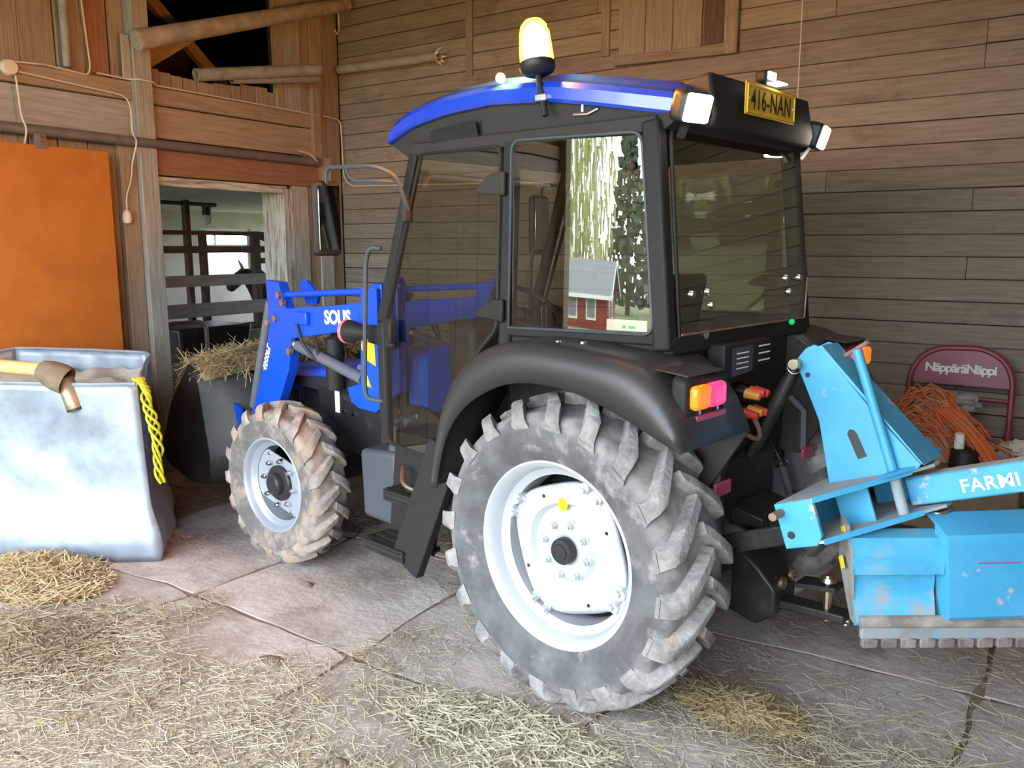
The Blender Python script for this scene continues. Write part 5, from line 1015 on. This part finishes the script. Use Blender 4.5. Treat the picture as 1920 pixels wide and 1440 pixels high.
for nm, n, pk, a, b, w0, w1, m_, lab in (('loose_straw', 14000, floor_pick, .04, .15, .0018, .0035, 'hay2', 'pale loose straw scattered over the concrete floor'), ('golden_straw', 4000, floor_pick, .05, .20, .002, .0038, 'hay', 'golden straw stalks strewn over the concrete floor'),
                                  ('chaff', 40000, floor_pick, .008, .04, .0015, .004, 'hayd', 'dark chaff and crumbs littering the concrete floor'), ('hay_stalks', 11000, near_pick, .04, .18, .0016, .003, 'hay2', 'greyish hay stalks thick in the foreground of the floor'), ('pale_chaff', 40000, near_pick, .008, .035, .0012, .003, 'hay2', 'pale chaff bits over the foreground floor')):
    tag(link(nm, straw_mesh(n, pk, a, b, w0, w1), M[m_]), lab, 'straw', kind='stuff')
def mound(name, cu_, cv_, ru, rv, h, z0, n, m_, m2, label, lmax=.16, tl=.35):
    rows = []
    for i in range(9):
        rr = i/8; rows.append([B(cu_ + ru*rr*math.cos(t)*(1+.15*noise.noise((math.cos(t)*2, math.sin(t)*2, cu_))), cv_ + rv*rr*math.sin(t)*(1+.15*noise.noise((math.cos(t)*2, math.sin(t)*2, cv_))), z0 + h*(1-rr**2)**1.2*(1+.4*noise.noise((rr*3+cu_, math.cos(t)*2, math.sin(t)*2)))+.001) for t in [2*PI*k_/28 for k_ in range(28)]])
    o = tag(obj(name, MB().grid(rows, closed=True), M[m2], ang=80), label, 'hay', kind='stuff')
    def pk():
        a = R4.uniform(0, 2*PI); r = math.sqrt(R4.random())*1.12; z = z0 + h*max(0, 1-r*r)**1.2
        return (cu_ + ru*r*math.cos(a), cv_ + rv*r*math.sin(a), z)
    s_ = link('straw', straw_mesh(n, pk, .04, lmax, .003, .006, lift=.03*(tl+.05)/.4+.004, tilt=tl), M[m_], o); s_['kind'] = 'stuff'; return o
mound('hay_clump', 3.14, 1.30, .42, .26, .075, 0, 3600, 'hay', 'hayd', 'brown-gold heap of hay along the foot of the metal bin')
mound('hay_clump', 2.35, 1.72, .44, .26, .016, 0, 1500, 'hayd', 'hayd', 'flat trampled patch of dark hay on the left foreground floor', tl=.1)
mound('hay_clump', -.52, .42, .22, .13, .045, 0, 1300, 'hay', 'hayd', 'small golden straw tuft on the floor behind the rear wheel', tl=.15)
mound('hay_clump', .15, 1.10, .45, .20, .012, 0, 1500, 'hay2', 'hayd', 'thin hay drift on the floor in front of the rear wheel', tl=.08)
for cu_, cv_, r, h, lab in ((1.86, .52, .035, .016, 'dark dung lump on the clean concrete beside the front wheel'), (-.02, .62, .03, .02, 'small dark clod on the floor near the rear tyre'), (.55, 1.55, .04, .02, 'dark crumb of manure in the foreground straw'), (1.35, 1.18, .05, .014, 'flat dark dung patch by the slab joint')):
    tag(obj('dung_lump', MB().grid([[B(cu_ + r*rr*math.cos(t)*(1.3+.3*math.sin(3*t)), cv_ + r*rr*math.sin(t)*(1+.25*math.cos(2*t)), h*(1-rr*rr)+.001) for t in [2*PI*k_/14 for k_ in range(14)]] for rr in (.01, .4, .7, .9, 1)], closed=True), M['soil_and_shade'], ang=80), lab, 'dung')
# hay heaped in the loader bucket
def bpick():
    x_ = R4.uniform(3.06, 3.55); y_ = R4.uniform(-.66, .66); z = bz(x_, y_); p = Vector((x_, y_, 0)); return (p.dot(UX), p.dot(VX), z)
def bz(x_, y_): return .99 + .12*math.exp(-((x_-3.22)/.16)**2)*(1-(abs(y_)/.72)**3) - .9*max(0, x_-3.38) + .05*noise.noise((x_*4, y_*4, 3))
rows = [[Vector((x_, y_, bz(x_, y_))) for y_ in [-.66+1.32*k_/24 for k_ in range(25)]] for x_ in [3.12+.48*i/12 for i in range(13)]]
o = tag(obj('bucket_hay', MB().grid(rows), M['hayd'], ang=80), 'brown hay heaped in the dark loader bucket by the doorway', 'hay', kind='stuff'); o.modifiers.new('solid', 'SOLIDIFY').thickness = .25
s_ = link('straw', straw_mesh(5000, bpick, .06, .22, .003, .006, lift=.06, tilt=.5), M['hay'], o); s_['kind'] = 'stuff'
